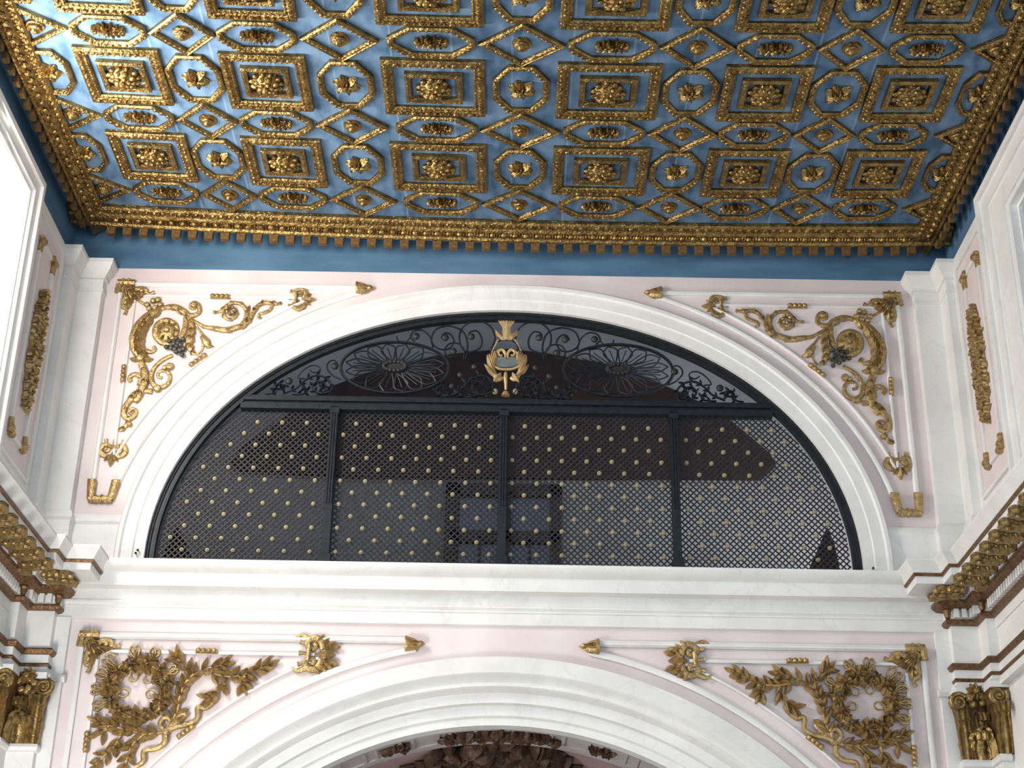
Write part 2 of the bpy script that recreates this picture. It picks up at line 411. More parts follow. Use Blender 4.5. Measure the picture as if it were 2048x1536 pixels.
    def ab(a, b, n, t0, t1, h, d, zc=0.):
        if s < 0: t0, t1 = PI-t1, PI-t0
        arch_sweep(mb, a, b, n, [(-h/2,.01),(-h/2,-d*.5),(-h*.2,-d),(h*.25,-d),(h/2,-d*.5),(h/2,.01)], t0, t1, zc, 40)
    hb(3.50, 1.36, 2.575, .045, .030); vb(3.50, .62, 2.575, .045, .030)
    ab(3.385, 2.755, 2, .235, 1.165, .045, .030)
    hb(3.36, 1.86, 2.46, .026, .022); vb(3.36, .90, 2.46, .026, .022)
    ab(3.515, 2.85, 2, .315, 1.02, .026, .022)
    struct(mb.build('trim_spandrel_'+nm, WHITE, smooth_ang=30), nm+' white panel mouldings of the upper spandrel')
    mb = MB()
    hb(3.40, .71, -.685, .05, .005); hb(3.40, .71, -.69, .03, .022); vb(3.415, FLOOR+3, -.70, .045, .012)
    ab(3.612, 3.612, 2, .45, 1.375, .05, .012, ZC)
    hb(3.27, 1.52, -.815, .026, .008); vb(3.27, FLOOR+3, -.83, .026, .008)
    ab(3.76, 3.76, 2, .52, 1.165, .022, .008, ZC)
    struct(mb.build('trim_lower_spandrel_'+nm, WHITE, smooth_ang=30), nm+' white panel mouldings of the lower spandrel')

# ------------------------------------------------------------------ loft behind the grille
YL = 3.2
mb = MB()
mb.box(-4.4, 4.4, YL, YL+.2, -1.5, 4.2); mb.box(-4.4, -4.2, .1, YL, -1.5, 4.2); mb.box(4.2, 4.4, .1, YL, -1.5, 4.2)
mb.box(-4.4, 4.4, .1, YL, 4.1, 4.2); mb.box(-4.4, 4.4, .1, YL+.2, -.6, -.45)
struct(mb.build('wall_loft', LOFT, smooth_ang=0), 'grey plaster back of the loft behind the grille')
def px_poly(pts, Y): return [at(x, y, Y) for x, y in pts]
TW = lambda Y: (lambda u, v, w: (u, Y-w, v))
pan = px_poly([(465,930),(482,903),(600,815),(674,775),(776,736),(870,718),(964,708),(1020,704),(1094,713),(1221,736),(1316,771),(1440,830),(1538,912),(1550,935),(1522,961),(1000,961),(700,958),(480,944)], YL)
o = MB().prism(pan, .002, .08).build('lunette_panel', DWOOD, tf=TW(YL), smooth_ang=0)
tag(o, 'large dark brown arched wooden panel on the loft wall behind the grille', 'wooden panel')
for pts, lab in (([(1650,1062),(1665,1100),(1675,1150),(1612,1150),(1635,1100)], 'dark brown pointed wooden finial behind the right end of the lattice'),
                 ([(358,1060),(372,1085),(385,1120),(330,1120),(345,1090)], 'small dark pointed wooden finial behind the left end of the lattice')):
    o = MB().prism(px_poly(pts, 1.2), .0, .12).build('wooden_finial', DWOOD, tf=TW(1.2), smooth_ang=0); tag(o, lab, 'finial')
def pxr(mb, x0, y0, x1, y1, Y, d0, d1):
    a = at(x0, y0, Y); b = at(x1, y1, Y); mb.box(min(a[0],b[0]), max(a[0],b[0]), Y-d1, Y-d0, min(a[1],b[1]), max(a[1],b[1]))
fr = MB()
for q in ((893,972,916,1160),(1099,976,1123,1160),(893,972,1123,999),(996,990,1020,1160),(900,1066,1120,1092),(956,1080,962,1160),(1056,1080,1062,1160)): pxr(fr, *q, YL, .0, .10)
root = fr.build('window_7', BWOOD, smooth_ang=0); struct(root, 'brown framed window at the back of the loft')
for q in ((916,999,996,1066),(1020,999,1099,1066),(916,1092,996,1160),(1020,1092,1099,1160)):
    p = MB(); pxr(p, *q, YL, .01, .03); p.build('pane', PANEB, root, smooth_ang=0)

# ------------------------------------------------------------------ chancel vault seen through the lower arch
mb = MB()
def vault(mb, r, y0, y1, th=.06, t0=.2, t1=PI-.2):
    arch_sweep(mb, 0, 0, 2, [(r,y0),(r,y1),(r+th,y1),(r+th,y0)], t0, t1, ZC, 60)
vault(mb, 3.00, .30, .95); 
for y in (.36, .74): vault(mb, 2.985, y, y+.035, .03)
for k in range(-6, 7):
    for q in (-.017, .017):
        t = PI/2+k*.105+.0525+q; c, s_ = math.cos(t), math.sin(t)
        mb.box(-.0, .0001, .39, .74, 0, .0001) if False else mb.add([((r)*math.cos(t+a), y, ZC+r*math.sin(t+a)) for r in (2.985, 3.01) for a in (-.005, .005) for y in (.395, .74)], [(0,1,3,2),(4,6,7,5),(0,2,6,4),(1,5,7,3),(0,4,5,1),(2,3,7,6)])
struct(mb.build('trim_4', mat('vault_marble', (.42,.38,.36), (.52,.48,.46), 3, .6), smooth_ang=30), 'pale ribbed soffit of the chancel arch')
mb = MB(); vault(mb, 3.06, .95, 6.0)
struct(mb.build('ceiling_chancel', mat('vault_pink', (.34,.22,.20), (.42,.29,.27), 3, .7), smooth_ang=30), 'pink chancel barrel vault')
struct(MB().box(-4, 4, 6.0, 6.2, FLOOR, -.6).build('wall_chancel', PINK, smooth_ang=0), 'far wall of the chancel')
def vt(r): return lambda u, v, w: ((r-w)*math.sin(u/r), v, ZC+(r-w)*math.cos(u/r))
def lump_strip(mb, u0, u1, v0, v1, n, r0, r1):
    for _ in range(n):
        u = random.uniform(u0, u1); v = random.uniform(v0, v1); k = 1-abs((u-(u0+u1)/2)/((u1-u0)/2))**2*.6
        v = (v0+v1)/2+(v-(v0+v1)/2)*k; mb.leaf(u, v, random.uniform(0, 2*PI), random.uniform(r0, r1)*1.7, random.uniform(r0, r1), random.uniform(r0, r1)*.8)
mb = MB(); lump_strip(mb, -.44, .42, .47, .66, 110, .05, .08)
tag(mb.build('chancel_garland', CHG, tf=vt(2.998)), 'dark gilded leaf garland under the crown of the chancel arch', 'garland')
for sx, lab in ((-1, 'left'), (1, 'right')):
    mb = MB(); lump_strip(mb, -.075, .075, .50, .65, 26, .04, .06); mb.ball((0,.575,.02), .03, .03, .03)
    u0 = sx*.87
    tag(mb.build('chancel_rosette', CHG, tf=(lambda q: lambda u, v, w: vt(2.998)(u+q, v, w))(u0)), 'small dark gilded rosette block %s of the chancel arch garland' % lab, 'rosette', )
mb = MB(); lump_strip(mb, -.72, .66, 1.1, 2.4, 240, .08, .15)
tag(mb.build('chancel_foliage', CHG, tf=vt(3.055)), 'large dark gilded foliage relief on the pink chancel vault', 'foliage relief')

# ------------------------------------------------------------------ ceiling coffers
def offset_poly(pts, d, closed=True):
    n = len(pts); out = []
    for i in range(n):
        if closed: a, b, c = pts[i-1], pts[i], pts[(i+1) % n]
        else: a, b, c = pts[max(i-1,0)], pts[i], pts[min(i+1,n-1)]
        ns = []
        for p, q in ((a,b),(b,c)):
            dx, dy = q[0]-p[0], q[1]-p[1]; L = math.hypot(dx, dy)
            if L > 1e-9: ns.append((-dy/L, dx/L))
        if len(ns) == 1: ns.append(ns[0])
        k = max(.2, 1+ns[0][0]*ns[1][0]+ns[0][1]*ns[1][1]); out.append((b[0]+(ns[0][0]+ns[1][0])/k*d, b[1]+(ns[0][1]+ns[1][1])/k*d))
    return out
def frame_poly(pts, prof, bumps=(), closed=True):
    """moulding along polygon pts (counter-clockwise), profile [(inset, height)]; bumps [(inset, height, spacing, size)]"""
    mb = MB(); R = [[(x, y, -h) for x, y in offset_poly(pts, e, closed)] for e, h in prof]
    n = len(pts); k = len(prof)
    rings = [[R[j][i] for j in range(k)] for i in range(n)]
    if closed: rings.append(rings[0])
    mb.loft(rings, closed=True, caps=not closed)
    for ins, h, sp, sz in bumps:
        q = offset_poly(pts, ins, closed)
        for i in range(n if closed else n-1):
            a, b = q[i], q[(i+1) % n]; L = math.hypot(b[0]-a[0], b[1]-a[1]); m = max(1, round(L/sp))
            for j in range(m):
                t = (j+.5)/m; ang = math.atan2(b[1]-a[1], b[0]-a[0])
                big = sz*(1.15 if j % 2 else .7); rx = abs(math.cos(ang))*big+abs(math.sin(ang))*sz*.8; ry = abs(math.sin(ang))*big+abs(math.cos(ang))*sz*.8
                mb.ball((a[0]+(b[0]-a[0])*t, a[1]+(b[1]-a[1])*t, -h), rx, ry, sz*.75, 6, 4)
    return mb
def rectp(w, d): return [(-w/2,-d/2),(w/2,-d/2),(w/2,d/2),(-w/2,d/2)]
P_BIG = [(0,-.005),(0,.028),(.012,.042),(.03,.046),(.05,.036),(.062,.028),(.078,.030),(.09,.018),(.09,-.005)]
P_MID = [(0,-.005),(0,.026),(.014,.038),(.03,.034),(.044,.026),(.052,.018),(.052,-.005)]
def octp(w, d, fx, fy): 
    a, b = w/2, d/2; p, q = fx*a, fy*b
    return [(p,-b),(a,-q),(a,q),(p,b),(-p,b),(-a,q),(-a,-q),(-p,-b)]
DN = lambda x, y, z: (x, y, z)
def flower(n, r, w, h, seed=0):
    mb = MB(); rnd = random.Random(seed)
    for i in range(n):
        a = 2*PI*i/n+.3; mb.leaf(math.cos(a)*r*.12, math.sin(a)*r*.12, a, r*(.9+.15*rnd.random()), w, h, curl=rnd.uniform(-.2,.2))
    for i in range(n):
        a = 2*PI*i/n+.3+PI/n; mb.leaf(0, 0, a, r*.62, w*.7, h*.8, h*.4)
        mb.ball((math.cos(a-PI/n)*r*.8, math.sin(a-PI/n)*r*.8, h*.6), r*.14, r*.14, r*.12, 6, 4)
    mb.ball((0,0,h*1.1), r*.2, r*.2, r*.16); return mb
def down(u, v, w): return (u, v, -w)
def rosette_mesh(seed):
    mb = MB(); rnd = random.Random(seed)
    mb.lathe([(.115,-.004),(.115,.02),(.10,.045),(.07,.075),(.03,.09),(.001,.095)], n=14)
    for n, r, h, sz in ((11,.112,.028,.040),(9,.082,.060,.036),(6,.048,.086,.028)):
        for i in range(n):
            a = 2*PI*i/n+r*20+rnd.uniform(-.08,.08); c, s = math.cos(a), math.sin(a); q = rnd.uniform(.85,1.15)
            mb.ball((c*r, s*r, h), sz*(.62+.38*abs(c))*q*.8, sz*(.62+.38*abs(s))*q*.8, sz*.62, 7, 5)
    mb.ball((0,0,.105), .026, .026, .024)
    return mb
def oval_leaf(seed):
    mb = MB(); rnd = random.Random(seed)
    mb.ball((0,0,.005), .12, .045, .03, 12, 5)
    for s in (1,-1):
        for k in range(3):
            for q in (1,-1):
                x = s*(.02+.045*k); mb.leaf(x, 0, (PI/2*q)-s*q*(.25+.3*k), .085-.012*k, .042, .030, .012)
        mb.leaf(s*.10, 0, 0 if s > 0 else PI, .07, .05, .03, .01)
        mb.ball((s*.118,0,.035), .022, .022, .02); mb.ball((s*.065,.0,.042), .017, .017, .016)
    for k in range(6):
        a = 2*PI*k/6+.5; mb.leaf(0,0,a,.06,.034,.03,.02)
    mb.ball((0,0,.05), .022, .022, .02); mb.v = [(x*.78, y, z) for x, y, z in mb.v]; return mb
ORD = ['first','second','third','fourth','fifth','sixth','seventh']
cx6 = [-3.026,-1.906,-.60,.757,1.975,3.109]; wx6 = [.66,.665,.80,.80,.675,.655]
cx5 = [-2.468,-1.287,.0795,1.3965,2.547]
rows_y = [-.688,-1.248,-1.808,-2.3685,-2.928,-3.49]
OW = [.58,.60,.66,.66,.58,.56]; DH = [.258,.300,.330,.290,.264]
KIT = {}
def kit(key, fn):
    if key not in KIT: KIT[key] = fn()
    return KIT[key]
def rect_coffer(w):
    r = empty('rectangular_coffer', (0,0,0), None, None)
    frame_poly(rectp(w,.70), P_BIG, [(.036,.044,.056,.022),(.010,.034,.04,.011),(.076,.030,.042,.012)]).build('outer_frame', GOLD, r)
    frame_poly(rectp(w*.56,.37), [(0,-.005),(0,.034),(.02,.045),(.045,.036),(.055,.0),(.055,-.005)], [(.022,.044,.05,.008)]).build('inner_frame', GOLD, r)
    rosette_mesh(int(w*100)).build('rosette', GOLD, r, tf=down); return r
def oct_coffer():
    r = empty('octagonal_coffer', (0,0,0), None, None)
    frame_poly(octp(.44,.60,.46,.40), P_MID, [(.024,.036,.05,.016)]).build('outer_frame', GOLD, r)
    flower(6,.105,.075,.05,3).build('flower', GOLD, r, tf=down); return r
def oval_coffer(w=.64):
    r = empty('oval_coffer', (0,0,0), None, None)
    frame_poly(octp(w,.36,.50,.28), P_MID, [(.024,.036,.05,.016)]).build('outer_frame', GOLD, r)
    oval_leaf(5).build('leaf_boss', GOLD, r, tf=down); return r
def dia_coffer(h=.335):
    r = empty('diamond_coffer', (0,0,0), None, None)
    frame_poly([(0,-.26),(h,0),(0,.26),(-h,0)], [(0,-.005),(0,.028),(.015,.038),(.024,.031),(.036,.033),(.044,.022),(.044,-.005)], [(.036,.032,.042,.010)]).build('outer_frame', GOLD, r)
    MB().lathe([(.001,.075),(.02,.07),(.03,.055),(.034,.05),(.05,.045),(.056,.035),(.052,.025),(.07,.018),(.075,.0)], n=16).build('boss', GOLD, r, tf=down); return r
USED = set()
def place(key, fn, x, y, label, cat, group):
    p = kit(key, fn)
    o = p if key not in USED else dup(p)
    USED.add(key)
    o.location = (x, y, HZ+.028+sag(x)); o.rotation_euler = (0, -math.atan(.00942*x-.00975), 0)
    tag(o, label, cat, group); return o
RW = ['row touching the end cornice','second row from end cornice','third row from end cornice','fourth row from end cornice','fifth row from end cornice','topmost visible row']
for j, y in enumerate(rows_y):
    for i in range(6):
        if j % 2: place('rect%.2f' % round(wx6[i], 2), (lambda w: lambda: rect_coffer(w))(wx6[i]), cx6[i], y, 'gilded rectangular coffer around rosette, %s from left in %s' % (ORD[i], RW[j]), 'ceiling coffer', 'rectangular ceiling coffers')
        else: place('oval%.2f' % OW[i], (lambda w: lambda: oval_coffer(w))(OW[i]), cx6[i], y, 'gilded long oval coffer frame, %s from left in %s' % (ORD[i], RW[j]), 'ceiling coffer', 'oval ceiling coffers')
    for i in range(5):
        if j % 2: place('oct', oct_coffer, cx5[i], y, 'gilded octagonal coffer around flower, %s from left in %s' % (ORD[i], RW[j]), 'ceiling coffer', 'octagonal ceiling coffers')
        else: place('dia%.3f' % DH[i], (lambda w: lambda: dia_coffer(w))(DH[i]), cx5[i], y, 'gilded diamond coffer around boss, %s from left in %s' % (ORD[i], RW[j]), 'ceiling coffer', 'diamond ceiling coffers')
    for s, nm in ((-1,'left'),(1,'right')):
        tip = -3.325 if s < 0 else 3.438; edge = -3.70 if s < 0 else 3.72
        if j % 2:
            tp = -3.437 if s < 0 else 3.50; e = edge-tp
            pts = [(e,-.28),(e*.35,-.28),(0,-.13),(0,.13),(e*.35,.28),(e,.28)]
            lab = 'half octagonal gilded coffer cut off by the %s cornice, in %s' % (nm, RW[j]); nmx = 'half_octagon_coffer'
        else:
            tp = tip; e = edge-tp
            pts = [(e,-.26*min(1,abs(e)/.335)),(0,0),(e,.26*min(1,abs(e)/.335))]
            lab = 'half diamond gilded coffer cut off by the %s cornice, in %s' % (nm, RW[j]); nmx = 'half_diamond_coffer'
        if s > 0: pts = pts[::-1]
        r = empty(nmx, (tp, y, HZ+.028+sag(tp)), lab, 'ceiling coffer', 'half coffers along the side cornices')
        r.rotation_euler = (0, -math.atan(.00942*tp-.00975), 0)
        frame_poly(pts, [(0,-.005),(0,.028),(.015,.038),(.024,.031),(.036,.033),(.044,.022),(.044,-.005)], [(.034,.032,.042,.010)], closed=False).build('outer_frame', GOLD, r)
        if j % 2: flower(6,.10,.075,.05,4).build('flower', GOLD, r, tf=(lambda q: lambda u, v, w: (u+q, v, -w))(e*.72))
        else: MB().lathe([(.001,.075),(.02,.07),(.03,.055),(.034,.05),(.05,.045),(.056,.035),(.052,.025),(.07,.018),(.075,.0)], n=16).build('boss', GOLD, r, tf=(lambda q: lambda u, v, w: (u+q, v, -w))(e*.68))

# ------------------------------------------------------------------ gilded ceiling cornices with dentils
CPROF = [(.42,.04),(.42,-.005),(.40,-.022),(.35,-.02),(.33,-.034),(.322,-.044),(.30,-.05),(.25,-.066),(.24,-.086),(.232,-.092),(.216,-.092),(.212,.04)]
def cornice_bumps(mb, pos, L, k=1.):
    """egg-and-dart rows; pos(t, d, z) maps length along, depth and height to a point"""
    n = round(L/.10)
    for i in range(n):
        t = (i+.5)*L/n
        mb.ball(pos(t,.285*k,-.062), .034, .030, .026, 7, 4)
        for q in (-.36,.36): mb.ball(pos(t+q*L/n,.28*k,-.062), .010, .035, .022, 5, 4)
    n = round(L/.075)
    for i in range(n):
        t = (i+.5)*L/n; mb.ball(pos(t,.375*k,-.022), .022, .024, .022, 6, 4); mb.ball(pos(t+.5*L/n,.352*k,-.03), .011, .011, .014, 5, 4)
def dentil_mesh():
    return MB().box(-.038,.038,-.070,-.012,-.062,.10)
root = empty('ceiling_cornice', (0,0,HZ), 'gilded egg-and-dart ceiling cornice with dentils along the end wall', 'cornice', 'gilded ceiling cornices')
mb = MB(); line_sweep_x(mb, -3.97, 3.97, CPROF, 32, lambda x: sag(x)); cornice_bumps(mb, lambda t, d, z: (-3.6+t, -d, z+sag(-3.6+t)), 7.2)
mb.build('cornice_moulding', GOLD, root)
d0 = None; ND = 50
for i in range(ND):
    x = -3.68+7.38*(i+.5)/ND
    if d0 is None: d0 = dentil_mesh().build('dentil', GOLDD, root, smooth_ang=0); o = d0
    else: o = d0.copy(); COL.objects.link(o); o.parent = root
    o.location = (x, -.145, -.092+sag(x)); o.rotation_euler = (0, random.uniform(-.02,.02), 0)
for s, nm in ((-1,'left'),(1,'right')):
    x0 = s*3.985; zz = HZ+sag(s*3.7); k = .80
    root = empty('ceiling_cornice', (x0, -2, zz), 'gilded egg-and-dart ceiling cornice with dentils along the %s wall' % nm, 'cornice', 'gilded ceiling cornices')
    mb = MB(); mb.loft([[(-s*d*k, y, z) for d, z in CPROF] for y in (1.95, -3.2)])
    cornice_bumps(mb, lambda t, d, z: (-s*d, 1.7-t, z), 4.8, k)
    mb.build('cornice_moulding', GOLD, root)
    d1 = None
    for i in range(32):
        if d1 is None: d1 = MB().box(-.022,.022,-.036,.036,-.048,.10).build('dentil', GOLDD, root, smooth_ang=0); o = d1
        else: o = d1.copy(); COL.objects.link(o); o.parent = root
        o.location = (-s*.140, 1.70-i*.15, -.092)

# ------------------------------------------------------------------ side entablatures
def entab(s, nm):
    root = empty('entablature', (s*3.9, -.4, -.6), 'white marble %s entablature with gilded modillions and bands' % nm, 'entablature', 'entablatures of the side walls')
    off = lambda x, y, z: (x-s*3.9, y+.4, z+.6)
    poly = PIER[:-1]+[(3.93,-.33),(3.93,-9.0)]
    poly[0] = (3.64, .0)
    def sw(name, prof, m, sa=30):
        return plan_sweep(MB(), poly, prof, s).build(name, m, root, tf=off, smooth_ang=sa)
    sw('cyma_moulding', [(.002,-.085),(.41,-.085),(.412,-.105),(.395,-.125),(.375,-.155),(.355,-.188),(.002,-.188)], WHITE)
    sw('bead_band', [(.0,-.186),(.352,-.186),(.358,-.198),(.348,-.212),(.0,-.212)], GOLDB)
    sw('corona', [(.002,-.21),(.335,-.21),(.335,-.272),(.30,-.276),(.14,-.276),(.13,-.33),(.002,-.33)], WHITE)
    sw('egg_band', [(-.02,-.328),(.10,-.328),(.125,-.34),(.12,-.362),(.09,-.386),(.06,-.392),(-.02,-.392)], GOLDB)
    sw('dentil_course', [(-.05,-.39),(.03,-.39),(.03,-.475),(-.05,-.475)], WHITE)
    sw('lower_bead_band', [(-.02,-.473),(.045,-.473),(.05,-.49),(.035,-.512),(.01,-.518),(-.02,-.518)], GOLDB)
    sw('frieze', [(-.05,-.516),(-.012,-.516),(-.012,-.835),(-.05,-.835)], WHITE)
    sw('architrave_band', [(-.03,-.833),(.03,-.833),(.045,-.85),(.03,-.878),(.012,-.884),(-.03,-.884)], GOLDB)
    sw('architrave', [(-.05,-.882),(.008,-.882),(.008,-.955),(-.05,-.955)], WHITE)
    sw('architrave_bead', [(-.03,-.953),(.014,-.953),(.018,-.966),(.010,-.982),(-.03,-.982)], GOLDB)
    sw('lower_fascia', [(-.02,-.98),(.006,-.98),(.006,-1.02),(-.02,-1.02)], WHITE)
    # dentils
    dm = None
    def dent(x, y, along_x):
        nonlocal dm
        if dm is None: dm = MB().box(-.019,.019,-.022,.022,-.036,.036).build('dentil', WHITE, root, smooth_ang=0); o = dm
        else: o = dm.copy(); COL.objects.link(o); o.parent = root
        o.location = off(s*x, y, -.428); o.rotation_euler = (0,0,0 if along_x else PI/2)
    for i in range(3): dent(3.68+i*.062, -.10-.05, True)
    for i in range(2): dent(3.86-.05, -.185-i*.065, False)
    for i in range(45): dent(3.93-.05, -.44-i*.062, False)
    # corner acanthus drops on the dentil course
    for x, y in ((3.615,-.13),(3.835,-.355)):
        mb = MB(); mb.ball((s*x, y, -.43), .03, .03, .045); mb.ball((s*x, y, -.40), .036, .036, .03)
        mb.build('corner_drop', GOLDB, root, tf=off)
    # modillions: leaf-wrapped brackets under the corona
    mm = None
    def modil(x, y, ang):
        nonlocal mm
        if mm is None:
            mb = MB()
            for i in range(7):
                a = i/6; mb.ball((0, -.02-.20*a, -.03-.03*math.sin(PI*a)), .075-.01*a, .05, .038, 8, 5)
            for q in (-1,0,1):
                mb.ball((q*.05, -.225, -.045), .03, .035, .03)
                for k in range(3): mb.ball((q*.05, -.05-.06*k, -.068), .022, .03, .016, 6, 4)
            mb.ball((0,-.20,-.075), .04, .03, .025)
            o = mb.build('modillion', GOLDC, root); mm = o
        else: o = mm.copy(); COL.objects.link(o); o.parent = root
        o.location = off(x, y, -.272); o.rotation_euler = (0, 0, ang)
    modil(s*3.52, -.17, 0); modil(s*3.72, -.40+.17, 0) if False else None
    modil(s*3.50, -.30, -s*PI/2*.999) if False else None
    modil(s*3.62, -.205, 0)
    modil(s*3.82, -.43, -s*PI/2*0)
    for i in range(26): modil(s*3.80, -.68-i*.245, -s*PI/2)
    # soffit rosette on the return
    return root
for s, nm in ((-1,'left'),(1,'right')): entab(s, nm)

# ------------------------------------------------------------------ gilded capitals of the corner pilasters
def capital(s, nm):
    root = empty('capital', (s*3.75, -.10, -1.60), 'gilded leafy capital of the %s corner pilaster below the entablature' % nm, 'capital', 'gilded corner capitals')
    off = lambda x, y, z: (x-s*3.75, y+.10, z+1.60)
    mb = MB()
    for k in range(2):
        x0, x1, yf = ((3.64,3.86,-.10),(3.86,3.96,-.33))[k]
        rings = []
        for z, e in ((-1.60,.0),(-1.45,.012),(-1.25,.03),(-1.12,.055),(-1.085,.06)):
            rings.append([(s*(x0-e), yf-e, z),(s*(x1), yf-e, z),(s*(x1), yf+.2, z),(s*(x0-e), yf+.2, z)])
        mb.loft(rings)
    mb.build('bell', GOLDB, root, tf=off)
    def acleaf(x, y, z0, h, w, dirx, diry, curl):
        m = MB(); R = []
        px, py = -diry, dirx; K = 14; rad = .030+curl*.22
        for i in range(K):
            t = i/(K-1)
            if t < .6: b = .012+.035*(t/.6)**2; zz = z0+(h-rad)*t/.6; sc = .78+.22*math.sin(PI*t/.6)
            else:
                th = (t-.6)/.4*3.6; b = .047+rad*(1-math.cos(th)); zz = z0+h-rad+rad*math.sin(th); sc = 1.05-.35*(t-.6)/.4
            ww = w*.5*sc*(1+.07*math.sin(t*34)); row = []
            for q, dd in ((-1,-.016),(-.72,.010),(-.45,-.006),(-.14,.018),(.14,.018),(.45,-.006),(.72,.010),(1,-.016)):
                row.append((x+dirx*(b+dd)+px*q*ww, y+diry*(b+dd)+py*q*ww, zz))
            row += [(x+dirx*(b-.026)+px*q*ww*.9, y+diry*(b-.026)+py*q*ww*.9, zz-.004) for q in (1,-1)]
            R.append(row)
        m.loft(R); return m.build('acanthus_leaf', GOLDC, root, tf=off)
    n = (0,-1)
    acleaf(s*3.775, -.105, -1.60, .21, .19, 0, -1, .13)
    acleaf(s*3.665, -.10, -1.60, .37, .125, -s*.30, -.95, .16)
    acleaf(s*3.79, -.10, -1.60, .355, .11, 0, -1, .10)
    acleaf(s*3.905, -.335, -1.60, .39, .13, -s*.25, -.97, .16)
    acleaf(s*3.85, -.20, -1.60, .23, .15, -s, 0, .05)
    for x, y, d in ((3.61,-.19,1),(3.86,-.42,-1)):
        m = MB(); m.spiral((0,0), .07, .012, .6, 1.9*d*s, .018, .9); m.ball((0,0,.012), .02, .02, .02); m.ball((0,.0,-.03), .075, .075, .04, 10, 5)
        m.build('volute', GOLDC, root, tf=lambda u, v, w, x=x, y=y: off(s*x+u, y-w, -1.165+v))
    m = MB()
    for i in range(9):
        a = 2*PI*i/9; m.leaf(0,0,a,.075,.045,.04)
    m.ball((0,0,.04), .03, .03, .03)
    for i in range(6): m.ball((random.uniform(-.07,.07), random.uniform(-.12,-.02), .0), .035, .035, .035)
    m.build('fleuron', GOLDC, root, tf=lambda u, v, w: off(s*3.745+u, -.20-w, -1.085+v))
    MB().box(min(s*3.60,s*3.72), max(s*3.60,s*3.72), -.20, -.0, -1.10, -1.05).build('abacus', WHITE, root, tf=off, smooth_ang=0)
    MB().box(min(s*3.80,s*3.96), max(s*3.80,s*3.96), -.43, -.25, -1.10, -1.05).build('abacus', WHITE, root, tf=off, smooth_ang=0)
for s, nm in ((-1,'left'),(1,'right')): capital(s, nm)

# ------------------------------------------------------------------ spandrel ornaments (traced on the left, mirrored for the right)
def C1(x, y): return at(100+x/5.12, 520+y/5.12)
def C2(x, y): return at(400+x/5.12, 540+y/5.12)
def C3(x, y): return at(100+x/5.12, 780+y/5.12)
def C4(x, y): return at(x/2.926, 1011+y/2.926)
U = 1/5.12/222     # one crop pixel in metres
class Orn:
    """a carved ornament on the end wall; s=-1 left as traced, s=+1 mirrored"""
    def __init__(self, name, s, c, label, cat, group=None, y=0.0):
        self.s = s; self.c = c; self.y = y
        self.root = empty(name, ((c[0] if s < 0 else -c[0]), y, c[1]), label, cat, group)
    def tf(self, u, v, w): return ((u-self.c[0])*(1 if self.s < 0 else -1), -w, v-self.c[1])
    def part(self, name, mb, m=None): return mb.build(name, m or GOLDW, self.root, tf=self.tf)
def P(fn, *pts): return [fn(*p) for p in pts]

